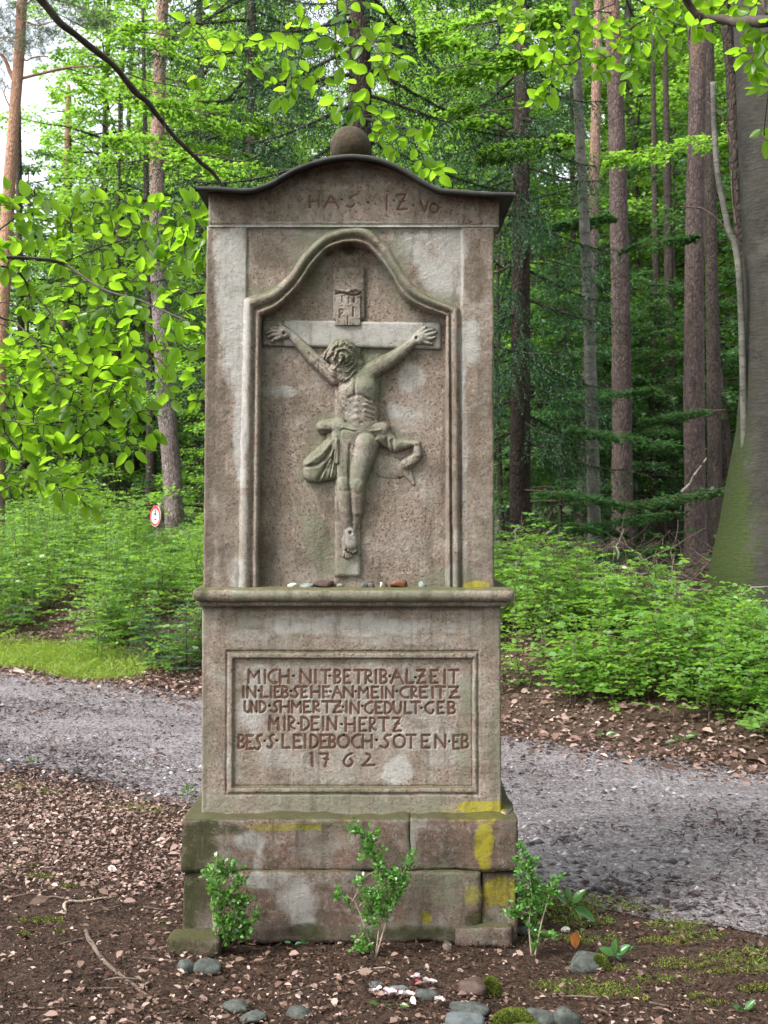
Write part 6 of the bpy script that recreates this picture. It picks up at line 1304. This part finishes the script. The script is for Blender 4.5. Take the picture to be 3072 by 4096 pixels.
L_ = ((2230, 15.5, 1, .8), (2020, 17, 2, .9), (2420, 18.5, 1, .9), (2600, 16.5, 1, .75), (2900, 18, 2, .9), (2120, 20, 0, .9), (2330, 22, 0, 1.), (2700, 19.5, 2, .9), (2520, 25, 0, 1.1), (3060, 17, 1, .9), (1950, 25, 0, 1.), (2800, 23, 0, 1.), (3000, 27, 0, 1.2), (2200, 29, 0, 1.3), (2600, 30, 2, 1.3), (2400, 40, 0, 1.7), (2760, 40, 0, 1.7), (2060, 42, 0, 1.7), (3020, 42, 1, 1.7), (1900, 36, 2, 1.5), (2500, 56, 0, 2.2), (2900, 58, 0, 2.3), (1800, 44, 0, 1.7))
for (px, Y, k, sc), lb in zip(L_, ranked(L_, 'young layered beeches')):
    tree_at(KB[k], tp(px, Y), Y, g.uniform(0, 6.28), sc, SR[0], lb, SR[2])
# low layered foliage passing in front of the right-hand trunks
def tier(P, L, az, n, leaf, seed, m, label, name='leafy_bough'):
    g = np.random.default_rng(seed); d = np.array([math.cos(az), math.sin(az)*.5, -.05]); s_ = unit(np.cross(d, [0, 0, 1.])); t = g.uniform(0, 1, n); lat = g.uniform(-1, 1, n)*L*.3*np.sin(np.pi*np.clip(t, .06, .94))**.6
    k = fbm(t*L*4, lat*4, seed=seed) > -.15; t, lat = t[k], lat[k]; n = len(t); Q = np.array(P)+d*(L*t)[:, None]+s_*lat[:, None]; Q[:, 2] += -.10*L*t**2-np.abs(lat)*.15+g.normal(0, .018, n)
    l = leaf*g.uniform(.7, 1.2, n); V, F = leaves(Q, d*.6+s_*np.sign(lat)[:, None]*.7+g.normal(0, .25, (n, 3)), rdirs(n, 1, .28, g), l, l*.64, True, .14)
    t_ = thing(name, label, 'branch', tuple(P)); part('foliage', V, F, m, t_, fattr={'rnd': g.random(n)}); part('branch', *tube(np.array(P)+d*L*np.linspace(0, .9, 8)[:, None]-np.array([0, 0, .1*L])*np.linspace(0, .9, 8)[:, None]**2, np.linspace(.007, .002, 8), 5, False), M_STICK, t_)
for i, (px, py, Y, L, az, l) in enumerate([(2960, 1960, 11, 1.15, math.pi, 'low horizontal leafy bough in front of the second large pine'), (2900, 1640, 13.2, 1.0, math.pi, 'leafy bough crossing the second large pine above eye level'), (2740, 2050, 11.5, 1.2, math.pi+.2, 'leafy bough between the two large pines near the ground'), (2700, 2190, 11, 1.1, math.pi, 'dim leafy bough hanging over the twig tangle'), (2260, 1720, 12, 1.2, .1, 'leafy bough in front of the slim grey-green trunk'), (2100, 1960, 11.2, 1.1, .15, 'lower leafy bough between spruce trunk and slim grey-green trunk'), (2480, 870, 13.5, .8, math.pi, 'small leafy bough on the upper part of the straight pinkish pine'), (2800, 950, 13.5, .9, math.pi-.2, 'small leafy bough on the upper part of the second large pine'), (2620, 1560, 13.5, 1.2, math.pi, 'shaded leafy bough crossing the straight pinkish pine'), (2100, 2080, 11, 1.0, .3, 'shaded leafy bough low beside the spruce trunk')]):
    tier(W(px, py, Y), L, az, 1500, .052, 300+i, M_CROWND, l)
for i, (px, py, Y, L, az, l) in enumerate([(2260, 60, 8.2, 1.0, math.pi-.1, 'bright beech bough at the top, right of the stone ball'), (2180, 230, 8.4, .9, math.pi+.1, 'bright beech bough above the right cap corner, upper one'), (2120, 430, 8.8, .75, math.pi, 'bright beech bough above the right cap corner, lower one'), (2300, 560, 9.5, .8, math.pi-.2, 'bright beech bough between cap corner and slim trunk'),
        (480, 120, 10, 1.3, .1, 'light green beech bough at the upper left beside the pine'), (560, 420, 10.5, 1.2, .05, 'light green beech bough behind the bare branch'), (420, 560, 11, 1.4, -.1, 'light green beech bough left of the flaky pine'), (640, 640, 9.6, 1.1, .1, 'light green beech bough just left of the cap'), (300, 330, 12, 1.5, .1, 'pale green beech bough right of the orange pine'), (2960, 560, 11.5, 1.3, math.pi, 'green beech bough behind the splintered stem')]):
    tier(W(px, py, Y), L, az, 1700, .050, 330+i, M_CROWN, l)
# ------------------------------------------------------------------ spruce with drooping boughs behind the shrine
def spruce(label, pxb, Y, zlow, ztop, L0, seed, trw=.13, dens=1., ang=None, m=M_NEEDLE):
    g = np.random.default_rng(seed); x = tp(pxb, Y); b = np.array([x, Y+CAMY, float(ground(np.array(x), np.array(Y)))]); t_ = thing('spruce_tree', label, 'spruce tree', tuple(b)); A = []; tb = []
    part('trunk', *tube([b-[0, 0, .1], b+[.02, 0, ztop*.5], b+[0, 0, ztop]], [trw, trw*.75, trw*.3], 12), M_SPRB, t_, smooth=True)
    nb = int((ztop-zlow)*8.5*dens)
    for i in range(nb):
        z = zlow+(ztop-zlow)*(i+g.random())/nb; a = i*2.4+g.normal(0, .3); L = L0*g.uniform(.6, 1.1)*(1-.45*(z-zlow)/(ztop-zlow)); d = np.array([math.cos(a), math.sin(a), 0]); q = np.linspace(0, 1, 10)[:, None]
        P = b+[0, 0, z]+d*L*q; P[:, 2] += (-.55*L*q**1.3+.28*L*q**3)[:, 0]; tb.append(tube(P, np.linspace(.016, .004, 10), 5, False)); A.append(needles_along(P, L, int(150*L), g, .04))
        s_ = np.array([-d[1], d[0], 0]); k = int(L*24)
        for e in range(k):
            f = .15+.85*(e+g.random())/k; o = np.array([np.interp(f*9, np.arange(10), P[:, c]) for c in range(3)]); l = g.uniform(.25, .55)*(1.2-.6*f); dd = d*.30+s_*(1 if e % 2 else -1)*g.uniform(.15, .5); qq = np.linspace(0, 1, 5)[:, None]
            Q = o+dd*l*qq; Q[:, 2] -= (l*.95*qq**1.5)[:, 0]; A.append(needles_along(Q, l, int(80*l)+8, g, .04, back=.8))
    Q, ax, nn, l = [np.concatenate(v) for v in zip(*A)]; V, F = leaves(Q, ax, nn, l, .011); print('needles', len(F))
    part('boughs', *join(tb), M_SPRB, t_); part('needles', V, F, m, t_, fattr={'rnd': g.random(len(F))})
spruce('big dark spruce with drooping boughs directly behind the cap of the shrine', 1430, 9.2, 2.3, 8.5, 1.6, 1, .12, 1.5)
spruce('dark spruce trunk veiled in hanging twigs immediately right of the shrine', 2078, 12.2, 1.5, 9., 1.1, 2, .115, 1.1)
spruce('blue-green spruce with drooping boughs behind the left cap end', 1000, 11.5, 3.0, 9.5, 1.7, 3, .06, 1.3)
# ------------------------------------------------------------------ road sign on a wooden post
xs, Ys = tp(640, 15.2), 15.2; zb = float(ground(np.array(xs), np.array(Ys)))
sg = thing('road_sign', 'round red-bordered no-vehicles sign on a wooden post in the left undergrowth', 'road sign', (xs, Ys+CAMY, zb))
ztop_ = HCAM-(2012-2048)/FPX*Ys
V, F = rough_box(xs-.055, xs+.055, Ys+CAMY, Ys+CAMY+.11, zb-.1, HCAM-(2108-2048)/FPX*Ys+.05, step=.03, rad=.02, amp=.006, seed=90); V2, F2 = rough_box(xs-.03, xs+.02, Ys+CAMY+.01, Ys+CAMY+.07, zb+.4, ztop_, step=.03, rad=.01, amp=.003, seed=92)
part('post', *join([(V, F), (V2, F2)]), simple('weathered_post_wood', (.14, .12, .09), (.28, .25, .20), 25, .9), sg, smooth=True)
def flat_mat(n, c):
    m, t, b = mat(n, .45, .5); b.inputs['Base Color'].default_value = (*c, 1); return m
M_SW, M_SR, M_SB = flat_mat('sign_white', (.72, .72, .74)), flat_mat('sign_red', (.55, .01, .02)), flat_mat('sign_black', (.03, .03, .035))
yaw = R(-50); til = R(5); cS = np.array([tp(624, Ys), Ys+CAMY-.05, HCAM-(2064-2048)/FPX*Ys]); rS = .133
eu = np.array([math.cos(yaw), math.sin(yaw), .10]); eu = unit(eu); ev = unit(np.array([.05, 0, 1.])-eu*np.dot(eu, [.05, 0, 1.])); en = np.cross(ev, eu); en = en if en[1] < 0 else -en
def sp(P, off): P = np.array(P, float); return cS+eu*P[:, :1]*rS+ev*P[:, 1:2]*rS+en*off
c_ = lambda r, n=40, cx=0, cy=0: [(cx+r*math.cos(q*6.2832/n), cy+r*math.sin(q*6.2832/n)) for q in range(n)]
Vf, Vb = sp(c_(1.), .0), sp(c_(1.), -.004); part('sign_plate', np.concatenate([Vf, Vb]), [np.arange(40)[None], np.arange(79, 39, -1)[None], np.array([(q, (q+1) % 40, 40+(q+1) % 40, 40+q) for q in range(40)])], M_SW, sg)
def ring(r0, r1, off, n=40, cx=0, cy=0): return np.concatenate([sp(c_(r0, n, cx, cy), off), sp(c_(r1, n, cx, cy), off)]), np.array([(q, (q+1) % n, n+(q+1) % n, n+q) for q in range(n)])
part('sign_border', *ring(.96, .74, .0012), M_SR, sg)
def poly(P, off): return sp(P, off), np.arange(len(P))[None]
mc = [ring(.13, .09, .0012, 16, -.2, .12), ring(.13, .09, .0012, 16, .2, .12), poly([(-.2, .14), (-.1, .28), (.12, .28), (.22, .14), (.1, .1), (-.08, .1)], .0013), poly([(-.1, .28), (.05, .3), (.1, .46), (-.02, .48)], .0014), poly(c_(.07, 12, .06, .54), .0015), poly([(.05, .4), (.2, .28), (.22, .31), (.08, .45)], .0016)]
part('motorcycle_symbol', *join(mc), M_SB, sg)
part('dividing_line', *poly([(-.74, -.03), (.74, -.03), (.74, .0), (-.74, .0)], .0012), M_SB, sg)
part('car_symbol', *join([poly([(-.28, -.42), (.28, -.42), (.28, -.28), (-.28, -.28)], .0012), poly([(-.2, -.28), (.2, -.28), (.14, -.13), (-.14, -.13)], .0013), poly([(-.28, -.42), (-.18, -.42), (-.18, -.5), (-.28, -.5)], .0014), poly([(.18, -.42), (.28, -.42), (.28, -.5), (.18, -.5)], .0014)]), M_SB, sg)
part('car_window', *poly([(-.14, -.28), (.14, -.28), (.1, -.17), (-.1, -.17)], .0019), M_SW, sg)
# ------------------------------------------------------------------ distant wood that reads as one mass, and unseen beeches added round the camera for shade
g = np.random.default_rng(88); n = 70000; az = g.uniform(-.55, .55, n); D = g.uniform(85, 110, n); h = g.uniform(0, 1, n)
top = 3+8*np.clip(.5+.9*fbm(az*9, az*0, seed=7), 0, 1)+1*sst(-.15, .1, az); z = 3.5+h*top*1.2
x = D*np.sin(az); y = D*np.cos(az); k = (fbm(x*.35, z*.5, y*.2, 3, seed=8) > -.22+.25*(z-3.5 > top)) ; x, y, z = x[k], y[k], z[k]; n = len(x); l = .42*g.uniform(.7, 1.3, n)
V, F = leaves(np.stack([x, y+CAMY, z-1.5], -1), rdirs(n, .0, 1, g), rdirs(n, .8, .6, g), l, l*.8)
link('distant_wood', mesh('distant_wood', V, F, fattr={'rnd': g.random(n)}), M_CROWN, kind='stuff', label='mass of distant green treetops closing the view', cat='wood')
for x, Y, k, sc in ((4.4, -.5, 1, 1.), (.5, -5.5, 0, 1.1), (5.8, 4.0, 0, .9), (-6.5, -6, 1, 1.1), (6, -7, 0, 1.1)):
    t_ = tree_at(KA[k], x, Y, g.uniform(0, 6.28), sc, 'tall_beech', 'unseen tall beech added outside the picture to shade the shrine', 'unseen beeches added round the viewer')
